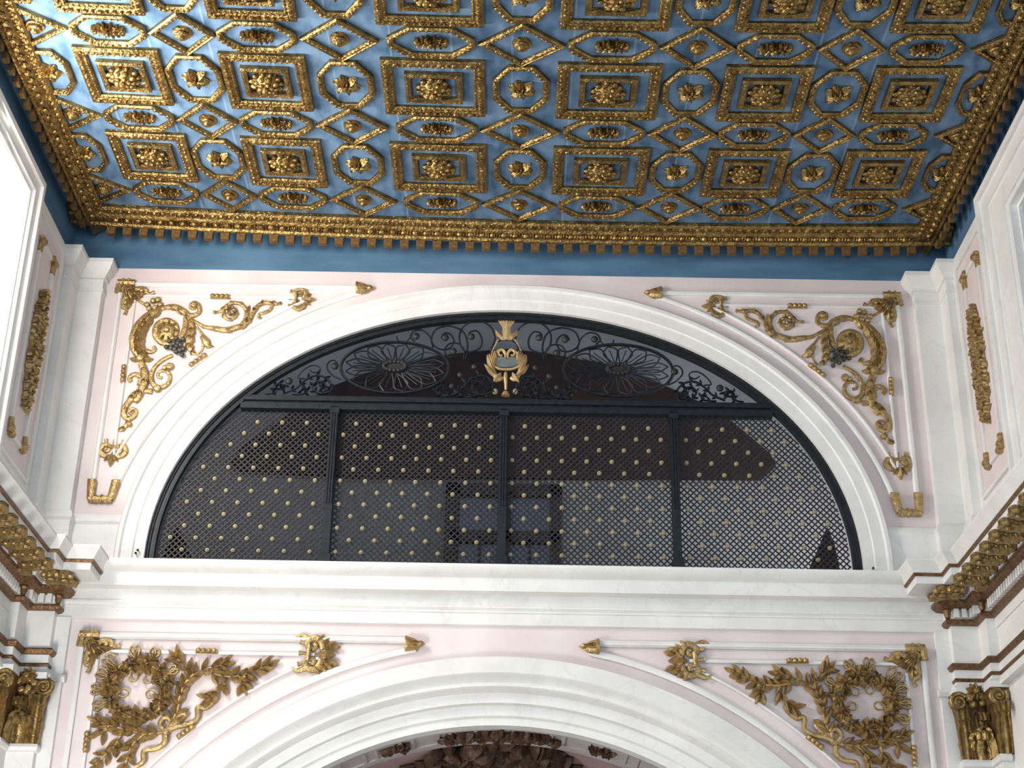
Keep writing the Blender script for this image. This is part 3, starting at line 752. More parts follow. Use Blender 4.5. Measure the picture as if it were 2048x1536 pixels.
def scroll(s, nm):
    o = Orn('spandrel_scroll', s, C1(1000,800), 'large gilded acanthus scroll with dark grapes in the upper %s spandrel' % nm, 'scroll ornament', 'spandrel scrolls beside the lunette')
    m = MB()
    m.acanthus(P(C1,(1140,500),(1010,590),(915,700),(872,820),(880,920),(930,1010)), [30*U,56*U,64*U,62*U,50*U,36*U], 9, 1, 1.35)
    m.tube(P(C1,(930,950),(985,935),(1040,945),(1078,920),(1060,890)), [34*U,28*U,22*U,20*U,18*U]); o.part('acanthus_stem', m)
    m = MB()
    for a, b in ((1000,470),(1060,430),(1110,420),(1130,470),(1080,500),(1020,510)): q = C1(a,b); m.ball((q[0],q[1],.02), 34*U, 34*U, .03)
    m.tube(P(C1,(890,400),(940,440),(1000,470)), 16*U)
    q = C1(1130,500); m.leaf(*q, 1.2, 70*U, 40*U, .03); o.part('top_bud', m)
    m = MB()
    m.acanthus(P(C1,(1140,510),(1190,490),(1280,490),(1370,535),(1430,590)), [20*U,28*U,38*U,40*U,30*U], 4, -1, .9)
    m.tube(P(C1,(1410,570),(1480,570),(1530,535),(1525,470),(1480,440),(1440,465),(1450,500),(1490,500)), [30*U,28*U,26*U,24*U,24*U,20*U,18*U,16*U])
    q = C1(1480,475); m.ball((q[0],q[1],.02), 40*U, 40*U, .035); o.part('upper_arm', m)
    m = MB()
    m.tube(P(C1,(1390,590),(1385,690),(1345,790),(1260,855),(1150,850),(1085,770),(1100,670),(1190,620),(1280,660),(1300,740),(1250,800),(1180,790),(1155,730),(1200,690)), [26*U,30*U,30*U,32*U,34*U,36*U,34*U,30*U,28*U,26*U,24*U,20*U,18*U,16*U])
    for i in range(9):
        a = 2*PI*i/9; q = C1(1205+55*math.cos(a), 735+55*math.sin(a)); m.leaf(q[0], q[1], -a, 62*U, 34*U, .05)
    q = C1(1205,735); m.ball((q[0],q[1],.0), 112*U, 118*U, .035, 14, 6); m.ball((q[0],q[1],.03), 34*U, 34*U, .035); o.part('rosette_scroll', m)
    m = MB()
    m.acanthus(P(C1,(1430,590),(1500,640),(1590,688),(1690,705),(1800,722),(1930,690))+P(C2,(440,560),(480,470),(465,395),(400,345),(320,345),(250,395),(245,465),(300,510),(370,480),(375,420),(330,405)),
        [16*U,18*U,20*U,30*U,34*U,34*U,30*U,26*U,22*U,22*U,22*U,22*U,22*U,20*U,18*U,16*U,14*U], 14, -1, .85)
    m.tube(P(C2,(250,400),(200,430),(150,440)), [22*U,16*U,18*U]); q = C2(150,440); m.ball((q[0],q[1],.015), 22*U, 18*U, .02)
    for i in range(7):
        a = 2*PI*i/7; q = C2(318+38*math.cos(a), 430+38*math.sin(a)); m.ball((q[0],q[1],.03), 20*U, 20*U, .03)
    o.part('side_scroll', m)
    m = MB()
    m.acanthus(P(C2,(420,600),(500,520),(545,440),(590,375),(660,340),(740,345),(800,350),(840,340)), [30*U,30*U,26*U,24*U,26*U,24*U,18*U,10*U], 5, 0, .8)
    m.tube(P(C2,(740,350),(720,410),(660,440),(610,455),(600,490),(630,495)), [20*U,20*U,20*U,18*U,16*U,12*U])
    m.leaf(*C2(470,460), 1.3, 110*U, 50*U, .03); o.part('outer_scroll', m)
    m = MB()
    m.acanthus(P(C1,(1430,590),(1455,690),(1435,800),(1430,890),(1470,965)), [24*U,36*U,44*U,36*U,16*U], 5, 0, .8)
    m.tube(P(C1,(1460,960),(1510,968),(1555,930),(1570,880),(1575,830)), [14*U,11*U,11*U,14*U,24*U])
    m.tube(P(C1,(1500,680),(1545,740),(1580,790)), [12*U,13*U,18*U])
    m.tube(P(C1,(1560,780),(1600,840),(1625,880),(1680,890)), [28*U,42*U,34*U,5*U]); o.part('lower_arm', m)
    m = MB(); rnd = random.Random(4)
    for a, b in [(1200,910),(1230,850),(1250,890),(1280,860),(1300,820),(1330,850),(1350,900),(1310,910),(1290,940),(1250,920),(1340,950),(1300,960),(1360,990),(1370,930),(1370,830),(1280,890),(1320,880)]:
        q = C1(a,b); m.ball((q[0],q[1],.03+.03*rnd.random()), 27*U, 27*U, 27*U)
    o.part('grapes', m, GRAPE)
    m = MB()
    for dx in (-1,1): m.leaf(*C1(940+dx*20,1030), PI/2-dx*1.45 if dx > 0 else PI/2+1.45, 100*U, 60*U, .04)
    q = C1(935,1020); m.ball((q[0],q[1],.03), 50*U, 50*U, .04)
    m.acanthus(P(C1,(935,1060),(970,1150),(975,1250),(930,1350),(880,1440))+P(C3,(870,50),(830,120)), [36*U,42*U,44*U,46*U,42*U,42*U,36*U], 5, 0, .6)
    m.tube(P(C1,(915,1290),(930,1220),(900,1180),(850,1180),(815,1215),(835,1250)), [28*U,30*U,28*U,26*U,24*U,22*U])
    m.tube(P(C1,(930,1350),(980,1345),(1050,1350)), [24*U,28*U,34*U]); o.part('tail_stem', m)
    m = MB()
    m.tube(P(C1,(1255,980),(1160,1025),(1085,1090),(1040,1180),(1055,1270),(1120,1310),(1200,1280),(1232,1200),(1190,1140),(1120,1145),(1105,1195),(1150,1210)), [22*U,24*U,24*U,26*U,28*U,28*U,26*U,22*U,20*U,18*U,16*U,18*U])
    for a, b, r in ((1230,1100,46),(1105,1325,44),(1180,1115,30)): q = C1(a,b); m.ball((q[0],q[1],.02), r*U, r*U, .03)
    o.part('inner_curl', m)
    m = MB()
    m.acanthus(P(C3,(840,90),(785,160),(755,240),(790,295),(855,280),(880,225),(840,195),(815,230),(845,250)), [34*U,32*U,30*U,28*U,28*U,24*U,20*U,18*U,16*U], 4, 1, .7)
    m.acanthus(P(C3,(815,290),(800,340),(765,385),(725,415),(695,400)), [20*U,24*U,24*U,18*U,14*U], 3, 0, .8)
    q = C3(820,360); m.ball((q[0],q[1],.02), 28*U, 28*U, .03); o.part('tail_curl', m)
for s, nm in ((-1,'left'),(1,'right')): scroll(s, nm)

def corner(s, nm, c, big, lab, yb=0.0):
    """gilded block and scroll wings on the corner of a moulding frame; c = outer corner in traced coordinates"""
    o = Orn('corner_ornament', s, c, lab, 'corner ornament', 'gilded panel corners', yb)
    x, z = c; m = MB()
    m.tube([(x,z-.02),(x+.155,z-.02)], .036, .9, 8, lift=.8); m.tube([(x+.02,z-.02),(x+.01,z-.12)], .034, .9, 8, lift=.8)
    for q in (.05,.10): m.tube([(x+q,z+.015),(x+q,z-.055)], .012, 1, 6, w=.045)
    o.part('corner_block', m)
    m = MB()
    m.acanthus([(x+.06,z-.06),(x+.12,z-.12),(x+.175,z-.175)], [.05,.055,.03], 3, 0, .7)
    o.part('diagonal_leaf', m)
    for k in (0, 1):
        m = MB(); f = (lambda a, b: (x+a, z-b)) if k == 0 else (lambda a, b: (x+b*.85+.01, z-a))
        m.tube([f(.11,.12), f(.18,.075), f(.24,.07), f(.265,.10), f(.235,.125), f(.215,.105)], [.03,.03,.026,.022,.018,.016])
        m.tube([f(.24,.09), f(.29,.115), f(.335,.10)], [.022,.015,.02]); m.leaf(*f(.15,.13), (0 if k == 0 else -PI/2), .13, .06, .04)
        q = f(.225,.10); m.ball((q[0],q[1],.03), .024, .024, .025); o.part('scroll_wing', m)
def fleur(s, c, ang, sz, lab, leafy=False):
    o = Orn('fleur_ornament', s, c, lab, 'fleur ornament', 'gilded fleurs on the mouldings')
    ca, sa = math.cos(ang), math.sin(ang)
    f = lambda a, b: (c[0]+(a*ca-b*sa)*sz, c[1]+(a*sa+b*ca)*sz)
    m = MB(); m.tube([f(-.02,-.05), f(-.02,.05)], .013*sz*1.2, 1.2, 7, lift=1.0)
    for q in (-1,0,1): m.tube([f(-.085,q*.075), f(-.05,q*.066), f(-.02,q*.055)], [.018*sz,.013*sz,.012*sz])
    o.part('cross_bar', m)
    for q in (-1,1):
        m = MB()
        m.tube([f(.11,q*.005), f(.07,q*.03), f(.055,q*.075), f(.02,q*.105), f(-.03,q*.085), f(-.03,q*.045), f(.01,q*.035), f(.022,q*.06), f(.0,q*.065)], [.016*sz,.02*sz,.024*sz,.024*sz,.022*sz,.02*sz,.017*sz,.014*sz,.012*sz])
        if leafy:
            for j in range(4): m.leaf(*f(.02+.03*j,q*(.075-.012*j)), ang+q*(.9-.2*j), .075*sz, .04*sz, .035)
            m.tube([f(-.03,q*.10), f(-.08,q*.12), f(-.12,q*.10)], [.018*sz,.014*sz,.008*sz])
        o.part('volute', m)
    m = MB(); m.leaf(*f(.03,0), ang, .125*sz, .06*sz, .045)
    for q in (-1,1): m.leaf(*f(.05,q*.02), ang+q*.55, .07*sz, .03*sz, .035)
    o.part('tip_leaf', m)
def bud(s, c, lab):
    o = Orn('bud_finial', s, c, lab, 'bud finial', 'gilded buds at the moulding tips')
    x, z = c; m = MB()
    rings = []
    for t, r in ((-.155,.062),(-.145,.068),(-.13,.062),(-.08,.052),(-.05,.036),(-.035,.02)):
        rings.append([(x+t, z+r*math.cos(a)-.012-.1*(t+.05), .02+r*.6*math.sin(a)) for a in [2*PI*k/12 for k in range(12)]])
    m.loft(rings)
    for q in (-.75,0,.75): m.leaf(x-.14, z+.035*q, .0-q*.3, .12, .05, .05, .015)
    o.part('calyx', m)
    m = MB(); m.ball((x-.03,z-.003,.025), .034, .026, .028, 9, 6); m.ball((x-.004,z-.004,.02), .016, .011, .012); o.part('tip', m)
def ubracket(s, c0, c1, lab):
    """two short socket pieces joined by a bottom bar"""
    c = ((c0[0]+c1[0])/2, c0[1]-.15); o = Orn('socket_bracket', s, c, lab, 'moulding bracket', 'gilded brackets at the panel feet')
    zb = c0[1]-.17
    for q, d in ((c0, .005), (c1, -.03)):
        m = MB(); m.tube([q, (q[0]+d, zb)], [.042,.032], .85, 9, lift=.7); m.tube([(q[0]-.035,q[1]), (q[0]+.035,q[1])], .014, 1.6, 7, w=.025)
        o.part('socket', m)
    m = MB(); m.tube([(c0[0]-.01, zb), (c1[0]-.015, zb)], .034, .85, 9, lift=.7)
    for t in (.25,.5,.75):
        x = c0[0]+(c1[0]-c0[0])*t; m.tube([(x,zb-.035),(x,zb+.035)], .015 if t == .5 else .010, 1.6, 7, w=.025)
    o.part('bottom_bar', m)
def clasp(s, a, b, lab, y=0.):
    c = ((a[0]+b[0])/2, (a[1]+b[1])/2); o = Orn('moulding_clasp', s, c, lab, 'moulding clasp', 'gilded clasps on the mouldings')
    m = MB(); m.tube([a, b], .022, 1, 8, lift=.7)
    o.part('bar', m)
    m = MB()
    for k in range(4):
        t = .14+.24*k; m.ball((a[0]+(b[0]-a[0])*t, a[1]+(b[1]-a[1])*t, .03), .024, .024, .022, 8, 5)
    o.part('beads', m)
for s, nm in ((-1,'left'),(1,'right')):
    corner(s, nm, (-3.53, 2.60), True, 'gilded scroll corner at the top outer corner of the upper %s spandrel' % nm)
    corner(s, nm, (-3.43, -.665), True, 'gilded scroll corner at the top outer corner of the lower %s spandrel' % nm)
    fleur(s, C2(1010,300), -.05, 1.0, 'small gilded fleur pointing to the crown of the lunette, upper %s spandrel' % nm)
    fleur(s, C3(650,610), -PI/2-.05, 1.05, 'small gilded fleur pointing down at the foot of the upper %s spandrel' % nm)
    fleur(s, at(624,1308), -.05, 1.25, 'leafy gilded fleur with scrolls at the tip of the lower %s spandrel' % nm, True)
    bud(s, at(746,578), 'gilded bud at the %s moulding tip just above the lunette arch' % nm)
    bud(s, at(848,1288), 'gilded bud at the %s moulding tip just above the lower arch' % nm)
    ubracket(s, C3(440,935), C3(685,945), 'gilded U shaped bracket joining moulding feet, %s side of lunette' % nm)
    clasp(s, C1(1645,383), C1(1845,387), 'gilded clasp on the horizontal moulding of the upper %s spandrel' % nm)
    clasp(s, C1(765,1085), C1(748,1262), 'gilded clasp on the vertical moulding of the upper %s spandrel' % nm)
    clasp(s, C1(1435,1098), C1(1605,975), 'gilded clasp on the curved moulding of the upper %s spandrel' % nm)
    clasp(s, C4(1148,853), C4(1275,857), 'gilded clasp on the horizontal moulding of the lower %s spandrel' % nm)
    clasp(s, C4(515,1325), C4(503,1448), 'gilded clasp on the vertical moulding of the lower %s spandrel' % nm)
    clasp(s, C4(1040,1362), C4(1140,1292), 'gilded clasp on the curved moulding of the lower %s spandrel' % nm)

# ------------------------------------------------------------------ wreaths and laurel sprays of the lower spandrels
V4 = 1/2.926/222
def wreath(s, nm):
    c = C4(808,1082); o = Orn('flower_wreath', s, c, 'round gilded flower wreath tied with ribbons in the lower %s spandrel' % nm, 'wreath', 'wreaths of the lower spandrels')
    rnd = random.Random(11); R = 140*V4*1.02
    m = MB()
    m.tube([(c[0]+R*math.cos(a), c[1]+R*math.sin(a)) for a in [2*PI*k/24 for k in range(25)]], .05, .6, 8, sm=2)
    for k in range(80):
        a = rnd.uniform(0, 2*PI); rr = R+rnd.uniform(-.045,.05)
        m.leaf(c[0]+rr*math.cos(a), c[1]+rr*math.sin(a), rnd.uniform(0, 2*PI), rnd.uniform(.05,.085), .035, .035, rnd.uniform(.0,.045))
    o.part('leaf_ring', m)
    for k in range(11):
        a = 2*PI*k/11+.2; m = MB(); r0 = .060+.014*(k % 3)
        x, z = c[0]+R*math.cos(a), c[1]+R*math.sin(a)
        for i in range(6):
            b = 2*PI*i/6+k; m.leaf(x+.01*math.cos(b), z+.01*math.sin(b), b, r0, r0*.75, .03, .05)
        f = o.part('flower', m)
        e = MB().ball((x, z, .095), .02, .02, .018); e.build('flower_centre', GRAPE if k % 3 == 0 else GOLDB, f, tf=o.tf)
    for a, sz in ((2.4,1.2),(2.75,1),(3.15,1.0),(3.55,.95),(1.25,.9),(1.75,.95),(.55,.8)):
        x, z = c[0]+(R+.035)*math.cos(a), c[1]+(R+.035)*math.sin(a); L = .105*sz; m = MB()
        for q in (-.42,.42):
            b = a+q*.55
            p1 = (x+L*.75*math.cos(b-.35), z+L*.75*math.sin(b-.35)); p2 = (x+L*1.12*math.cos(b), z+L*1.12*math.sin(b)); p3 = (x+L*.75*math.cos(b+.35), z+L*.75*math.sin(b+.35))
            m.tube([(x,z), p1, p2, p3, (x,z)], [.006,.009,.010,.009,.006], 1.4, 6, w=.02)
        m.ball((x,z,.02), .014, .014, .012); o.part('ribbon_loop', m)
    for a in (2.0, .9, -.3, 3.4):
        x, z = c[0]+(R-.05)*math.cos(a), c[1]+(R-.05)*math.sin(a); L = .07; m = MB()
        m.tube([(x,z), (x-L*math.cos(a-.5), z-L*math.sin(a-.5)), (x-L*1.35*math.cos(a), z-L*1.35*math.sin(a)), (x-L*math.cos(a+.5), z-L*math.sin(a+.5)), (x,z)], .008, 1.4, 6, w=.02)
        o.part('ribbon_loop', m)
def spray(s, nm, which, stems, lab):
    c = C4(975,1330); o = Orn('laurel_spray', s, c, lab, 'laurel spray', 'laurel sprays of the lower spandrels')
    st = MB(); lf = MB(); rnd = random.Random(5+which)
    for pts in stems:
        pp = P(C4, *pts); st.tube(pp, [.014,.007], .9, 6, lift=1.2)
        q, _ = smooth(pp, .01, 6); L = 0
        for i in range(1, len(q)):
            d = math.hypot(q[i][0]-q[i-1][0], q[i][1]-q[i-1][1]); L += d
            if L > .060:
                L = 0; t = math.atan2(q[i][1]-q[i-1][1], q[i][0]-q[i-1][0])
                for sd in (-1,1):
                    lf.leaf(q[i][0], q[i][1], t+sd*rnd.uniform(.5,1.05), rnd.uniform(.085,.115), rnd.uniform(.044,.056), .036, rnd.uniform(.005,.025), curl=-sd*.15)
        t = math.atan2(q[-1][1]-q[-3][1], q[-1][0]-q[-3][0]); lf.leaf(*q[-1], t, .10, .042, .03, .01)
        x, z = q[len(q)//2]; lf.ball((x+.03, z+.025, .02), .017, .017, .02)
    o.part('stems', st); o.part('leaves', lf)
def ribbon(s, nm):
    pts = [(1250,1160),(1205,1190),(1160,1185),(1155,1250),(1100,1285),(1030,1300),(975,1330),(965,1390),(920,1425),(845,1440),(840,1500),(800,1530)]
    c = C4(975,1330); o = Orn('ribbon_bow', s, c, 'fluttering gilded ribbon bow tying the laurel sprays, lower %s spandrel' % nm, 'ribbon', 'ribbons of the lower spandrels')
    m = MB(); m.tube(P(C4, *pts), [.016,.02,.022,.022,.022,.024,.03,.024,.022,.022,.022,.018], .8, 7, lift=1.0)
    o.part('ribbon_tails', m)
    m = MB()
    for pts in ([(975,1330),(1000,1260),(960,1250),(940,1290),(975,1330)], [(975,1330),(1040,1275),(1090,1230),(1050,1240),(985,1310)]): m.tube(P(C4, *pts), [.016,.022,.022,.022,.016], .9, 7, lift=1.2)
    q = C4(975,1330); m.ball((q[0],q[1],.03), .03, .03, .03); o.part('bow', m)
for s, nm in ((-1,'left'),(1,'right')):
    wreath(s, nm)
    spray(s, nm, 0, [[(980,1330),(1040,1200),(1060,1100),(1110,1010),(1200,960),(1310,935)],[(1105,1010),(1080,945),(1035,895)],[(1200,965),(1300,1000),(1400,1000),(1490,970),(1570,935)],[(1310,1000),(1290,1070),(1225,1130)],[(1400,1000),(1420,1050)]], 'upper gilded laurel spray reaching toward the arch crown, lower %s spandrel' % nm)
    spray(s, nm, 1, [[(975,1330),(850,1340),(720,1310),(640,1290),(575,1265)],[(720,1315),(680,1400),(610,1470),(560,1520)],[(850,1340),(780,1400),(740,1500),(700,1600)],[(640,1290),(600,1330),(580,1340)]], 'lower gilded laurel spray beneath the wreath, lower %s spandrel' % nm)
    ribbon(s, nm)

# ------------------------------------------------------------------ garlands and clips of the side panels
for s, nm in ((-1,'left'),(1,'right')):
    tfs = lambda u, v, w: (-s*w, u, v)
    root = empty('garland_drop', (s*(WX-.004), -.82, 1.5), 'tall gilded flower garland drop on the pink panel of the %s wall' % nm, 'garland', 'garland drops of the side walls')
    rnd = random.Random(21+s); m = MB(); f2 = MB()
    def wid(t): return (.035+.10*math.sin(PI*min(1, t*1.02))**.8)
    m.loft([[(wid(j/12)*.85*math.cos(a), .52-1.04*j/12, .005+.045*max(0,math.sin(a))) for a in [PI*k/6 for k in range(7)]+[PI*1.5]] for j in range(13)])
    for k in range(300):
        t = rnd.random(); v = .52-1.04*t; u = rnd.uniform(-1,1)*wid(t)
        m.leaf(u, v, rnd.uniform(0,2*PI), rnd.uniform(.035,.055), .026, .03, rnd.uniform(.01,.05)*(1-abs(u/wid(t))*.5))
    for k in range(90):
        t = rnd.random(); f2.ball((rnd.uniform(-1,1)*wid(t)*.85, .52-1.04*t, .055), .017, .017, .017)
    m.tube([(0,.52),(0,-.52)], .03, .8, 7)
    m.build('leaves', GOLDW, root, tf=tfs); f2.build('blossoms', GOLDW, root, tf=tfs)
    for y, z, lab, k in ((-.675,2.41,'upper inner',1),(-1.07,2.41,'upper outer',1),(-.675,.645,'lower inner',-1),(-1.07,.645,'lower outer',-1)):
        r = empty('corner_clip', (s*(WX-.004), y, z), 'gilded corner clip at the %s corner of the %s wall panel moulding' % (lab, nm), 'corner clip', 'corner clips of the side panels')
        d = -1 if 'inner' in lab else 1
        m = MB(); m.tube([(0,.01*k),(0,-.12*k)], [.034,.028], .9, 8); m.ball((0,-.03*k,.03), .034, .034, .03); m.build('bar', GOLDW, r, tf=tfs)
        m = MB(); m.tube([(0,0),(d*.06,0)], [.034,.03], .9, 8); m.ball((d*.06,0,.02), .034, .034, .03); m.build('knob', GOLDW, r, tf=tfs)

# ------------------------------------------------------------------ iron lunette grille
GY = .05
root = empty('iron_grille', (0, GY, 0), 'black wrought iron lunette grille with scrollwork filling the upper arch', 'grille')
goff = lambda u, v, w: (u, -w, v)            # relative to the root
mb = MB(); arch_sweep(mb, 2.995, 2.365, 2.05, [(0,.02),(0,-.045),(-.03,-.05),(-.036,-.035),(-.058,-.035),(-.064,-.045),(-.075,-.045),(-.075,.02)], N=80, drop=.14)
mb.build('arch_frame', IRON, root)
ZT = 1.44
mb = MB()
for z0, z1, d in ((1.375,1.425,.05),(1.425,1.45,.03),(1.45,1.475,.06),(1.475,1.505,.04)): mb.box(-2.32+.25*(z0-1.375), 2.32-.25*(z0-1.375), -d, .04, z0, z1)
for i in range(12): mb.ball((-2.0+4.0*i/11, -.05, 1.40), .008, .006, .008)
mb.build('transom', IRON, root, smooth_ang=30)
for x in (-1.495, -.022, 1.455):
    mb = MB(); mb.box(x-.035, x+.035, -.05, .03, -.1, 1.40)
    for q in (-.022,0,.022): mb.tube([(x+q,.10),(x+q,1.33)], .008, 1, 6, w=.05) if False else mb.box(x+q-.006, x+q+.006, -.06, -.05, .5, 1.33)
    mb.box(x-.05, x+.05, -.065, .03, -.1, .045); mb.box(x-.042, x+.042, -.06, .03, 1.335, 1.39)
    mb.build('mullion', IRON, root, smooth_ang=0)
# the overthrow: oval wheels, scrolls and knobs; px coordinates measured on the grille plane
def g(x, y): return at(x, y, GY)
K5 = lambda x, y: g(674+x/2.926, 500+y/2.926)
def wheel(cx, cz, rx, rz, name):
    m = MB(); m.tube([(cx+rx*math.cos(a), cz+rz*math.sin(a)) for a in [2*PI*k/40 for k in range(41)]], .014, 1.6, 6, w=.0, sm=2)
    w = m.build('oval_wheel', IRON, root, tf=goff)
    for k in range(16):
        a = 2*PI*k/16+PI/16; m = MB(); c, s_ = math.cos(a), math.sin(a)
        p0 = (cx+.22*rx*c, cz+.22*rz*s_); p1 = (cx+.93*rx*c, cz+.93*rz*s_); d = (p1[0]-p0[0], p1[1]-p0[1]); L = math.hypot(*d); n = (-d[1]/L, d[0]/L); wd = .09*(abs(s_)*rx+abs(c)*rz)*1.05+.012
        for sd in (-1,1): m.tube([p0, (p0[0]+d[0]*.45+n[0]*wd*sd*.8, p0[1]+d[1]*.45+n[1]*wd*sd*.8), (p0[0]+d[0]*.75+n[0]*wd*sd, p0[1]+d[1]*.75+n[1]*wd*sd), p1], .007, 1.2, 5, w=.0, sm=4)
        m.tube([p0, (p0[0]+d[0]*.8, p0[1]+d[1]*.8)], .005, 1.2, 5, w=.0, sm=2)
        m.build('petal', IRON, w, tf=goff)
    m = MB(); m.prism([(cx+.24*rx*math.cos(a), cz+.2*rz*math.sin(a)) for a in [2*PI*k/20 for k in range(20)]], -.01, .03)
    for k in range(16): a = 2*PI*k/16; m.ball((cx+.2*rx*math.cos(a), cz+.17*rz*math.sin(a), .035), .022, .02, .02)
    m.build('hub', IRONL, w, tf=goff)
cl = K5(338,688); wheel(cl[0], cl[1], 318/2.926/228, 160/2.926/216, 'l')
cr = K5(1645,705); wheel(cr[0], cr[1], 325/2.926/228, 162/2.926/216, 'r')
def scr(pts, r=.011, knob=None, mirror=True, leafy=False, fn=K5):
    r *= .8
    for sgn in ((1,-1) if mirror else (1,)):
        pp = [fn(*p) for p in pts]
        if sgn < 0: pp = [(-.047-x, z) for x, z in pp]
        m = MB(); m.tube(pp, r, 1.3, 6, w=.0, sm=5)
        if leafy:
            q, _ = smooth(pp, r, 6)
            for i in range(4, len(q)-2, 5):
                t = math.atan2(q[i+1][1]-q[i][1], q[i+1][0]-q[i][0])
                for sd in (-1,1): m.leaf(q[i][0], q[i][1], t+sd*.8, .05, .022, .02, .005)
        if knob: 
            q = fn(*knob); q = q if sgn > 0 else (-.047-q[0], q[1])
        o = m.build('scroll', IRON, root, tf=goff)
        if knob: MB().ball((q[0], q[1], .01), .034, .034, .026, 10, 6).build('knob', IRONL, o, tf=goff)
def spir(cx, cy, r0, turns=1.6, a0=0., hand=1):
    n = int(turns*10); return [(cx+(r0*(1-.72*i/n))*math.cos(a0+hand*2*PI*turns*i/n), cy+(r0*(1-.72*i/n))*math.sin(a0+hand*2*PI*turns*i/n)) for i in range(n+1)]
# big volutes either side of the cartouche (traced on the left)
scr([(905,590)]+[(820+105*math.cos(a), 515+100*math.sin(a)) for a in (.6,.0,-.7,-1.4,-2.1,-2.8,-3.5,-4.1)]+[(835,575),(848,520),(820,475),(780,480),(770,510)], .011, (787,510))
scr([(750,640),(765,560),(740,480),(660,445),(580,465),(552,530),(590,575),(650,580),(685,535),(660,490),(625,490),(612,515)], .011, (634,516))
scr([(740,640),(745,590),(715,550),(660,548),(630,585),(650,625),(690,620)], .010, (680,595))
scr([(560,570),(545,510),(500,470),(450,475),(430,510),(455,535)], .010, (463,508))
scr([(430,510),(400,540),(360,530),(350,505)], .008)
# leafy scrolls on the transom
scr([(590,860),(680,850),(740,800),(790,750),(860,740),(905,780),(900,830),(850,850),(800,835),(795,790),(835,770),(865,795),(850,820)], .016, None, True, True)
scr([(690,840),(640,850),(590,840),(585,805),(620,795),(630,820)], .014, None, True, True)
scr([(850,845),(760,862),(720,850),(725,825),(755,825)], .012, None, True, True)
for x, y in ((803,683),(720,730),(672,795)):
    for sgn in (1,-1):
        q = K5(x,y); q = q if sgn > 0 else (-.047-q[0], q[1]); m = MB(); m.ball((q[0],q[1],.0), .028, .028, .022, 9, 6); m.tube([(q[0],q[1]), (q[0]+sgn*.04, q[1]-.06)], .005, 1, 5, w=-.02); m.build('knob', IRONL, root, tf=goff)
for x, y in ((925,828),(1045,828)):
    q = K5(x,y); MB().ball((q[0],q[1],.0), .026, .03, .022, 9, 6).build('gilt_knob', STUD, root, tf=goff)
# outer corners: scrolls left of the left wheel (crop 500,640 scale 5.12)
K6 = lambda x, y: g(500+x/5.12, 640+y/5.12)
scr([(150,760),(260,740),(250,690),(290,650),(350,670),(340,710),(310,700)], .012, (400,630), True, True, K6)
scr([(340,750),(470,700),(560,620),(660,570),(770,590),(840,680),(800,740),(700,750),(640,690),(680,630),(750,640),(770,690),(720,700)], .014, None, True, True, K6)
scr([(430,760),(520,760),(580,740),(570,700),(530,700)], .012, None, True, True, K6)
scr([(560,600),(490,590),(540,520),(620,470),(690,470),(720,510),(660,540),(610,510)], .009, None, True, False, K6)
scr([(930,610),(850,570),(790,500),(800,440),(850,410),(890,440),(880,490),(840,490)], .010, (870,478), True, False, K6)
# gilded cartouche at the crown
K7 = lambda x, y: g(850+x/5.851, 600+y/5.851)
Q = 1/5.851/225
crt = MB()
crt.tube([K7(*p) for p in ((800,770),(800,690),(830,620),(900,590),(950,650),(1000,590),(1070,620),(1110,690),(1100,770),(1040,810),(950,820),(860,810),(800,770))], 15*Q, 1.2, 7, lift=1)
cart = crt.build('cartouche', CARTG, root, tf=goff)
MB().prism([K7(*p) for p in ((815,690),(900,680),(950,700),(1000,680),(1095,690),(1090,760),(1040,795),(950,800),(860,795),(815,760))], .0, .03).build('shield', CARTB, cart, tf=goff)
m = MB()
for q in (-1,1):
    for k in range(4): m.tube([K7(955+q*(4+9*k),475), K7(955+q*(6+11*k),400), K7(955+q*(5+12*k),330), K7(955+q*(6+22*k),270), K7(955+q*(6+34*k),232-2*k*k+6*k)], [10*Q,12*Q,10*Q,13*Q,6*Q], 1, 6, lift=1+.4*(3-k))
    for k in range(3): m.tube([K7(955+q*(20+14*k),475), K7(955+q*(45+18*k),430), K7(955+q*(60+22*k),380+10*k)], [12*Q,14*Q,5*Q], 1, 6, lift=1)
    m.leaf(*K7(955+q*60,440), PI/2-q*1.0, 110*Q, 50*Q, .03, .01, curl=q*.3); m.tube([K7(955+q*100,470), K7(955+q*150,560), K7(955+q*175,610)], [14*Q,9*Q,8*Q], 1, 6)
m.build('crown_plume', CARTG, cart, tf=goff)
for q in (-1,1):
    m = MB()
    for k in range(5): m.leaf(*K7(955+q*(150-8*k), 850-30*k), PI/2-q*(.42-.05*k), (230-20*k)*Q, 60*Q, .03, .01, curl=q*.05)
    for k in range(4): m.leaf(*K7(955+q*(110+20*k), 900-25*k), PI/2-q*(1.25), (150-14*k)*Q, 40*Q, .03, .01, curl=q*.35)
    m.tube([K7(955+q*45,910), K7(955+q*100,930), K7(955+q*150,860), K7(955+q*195,740), K7(955+q*210,650)], [20*Q,34*Q,30*Q,34*Q,22*Q], .8, 7)
    m.leaf(*K7(955+q*70,860), -PI/2+q*.55, 150*Q, 70*Q, .03, .01)
    m.build('side_leaf', CARTG, cart, tf=goff)
    m = MB(); m.tube([K7(955+q*15,690), K7(955+q*20,620), K7(955+q*60,595), K7(955+q*95,620), K7(955+q*80,660), K7(955+q*50,650)], [12*Q,16*Q,18*Q,16*Q,14*Q,12*Q], 1, 7, lift=1.5); m.build('scroll_lip', CARTG, cart, tf=goff)
m = MB(); m.tube([K7(945,850), K7(942,920), K7(945,990), K7(945,1060)], [14*Q,26*Q,18*Q,14*Q], 1, 8, lift=1); m.tube([K7(945,1080), K7(942,1140)], [26*Q,54*Q], .8, 9, lift=1); m.build('pendant', CARTG, cart, tf=goff)
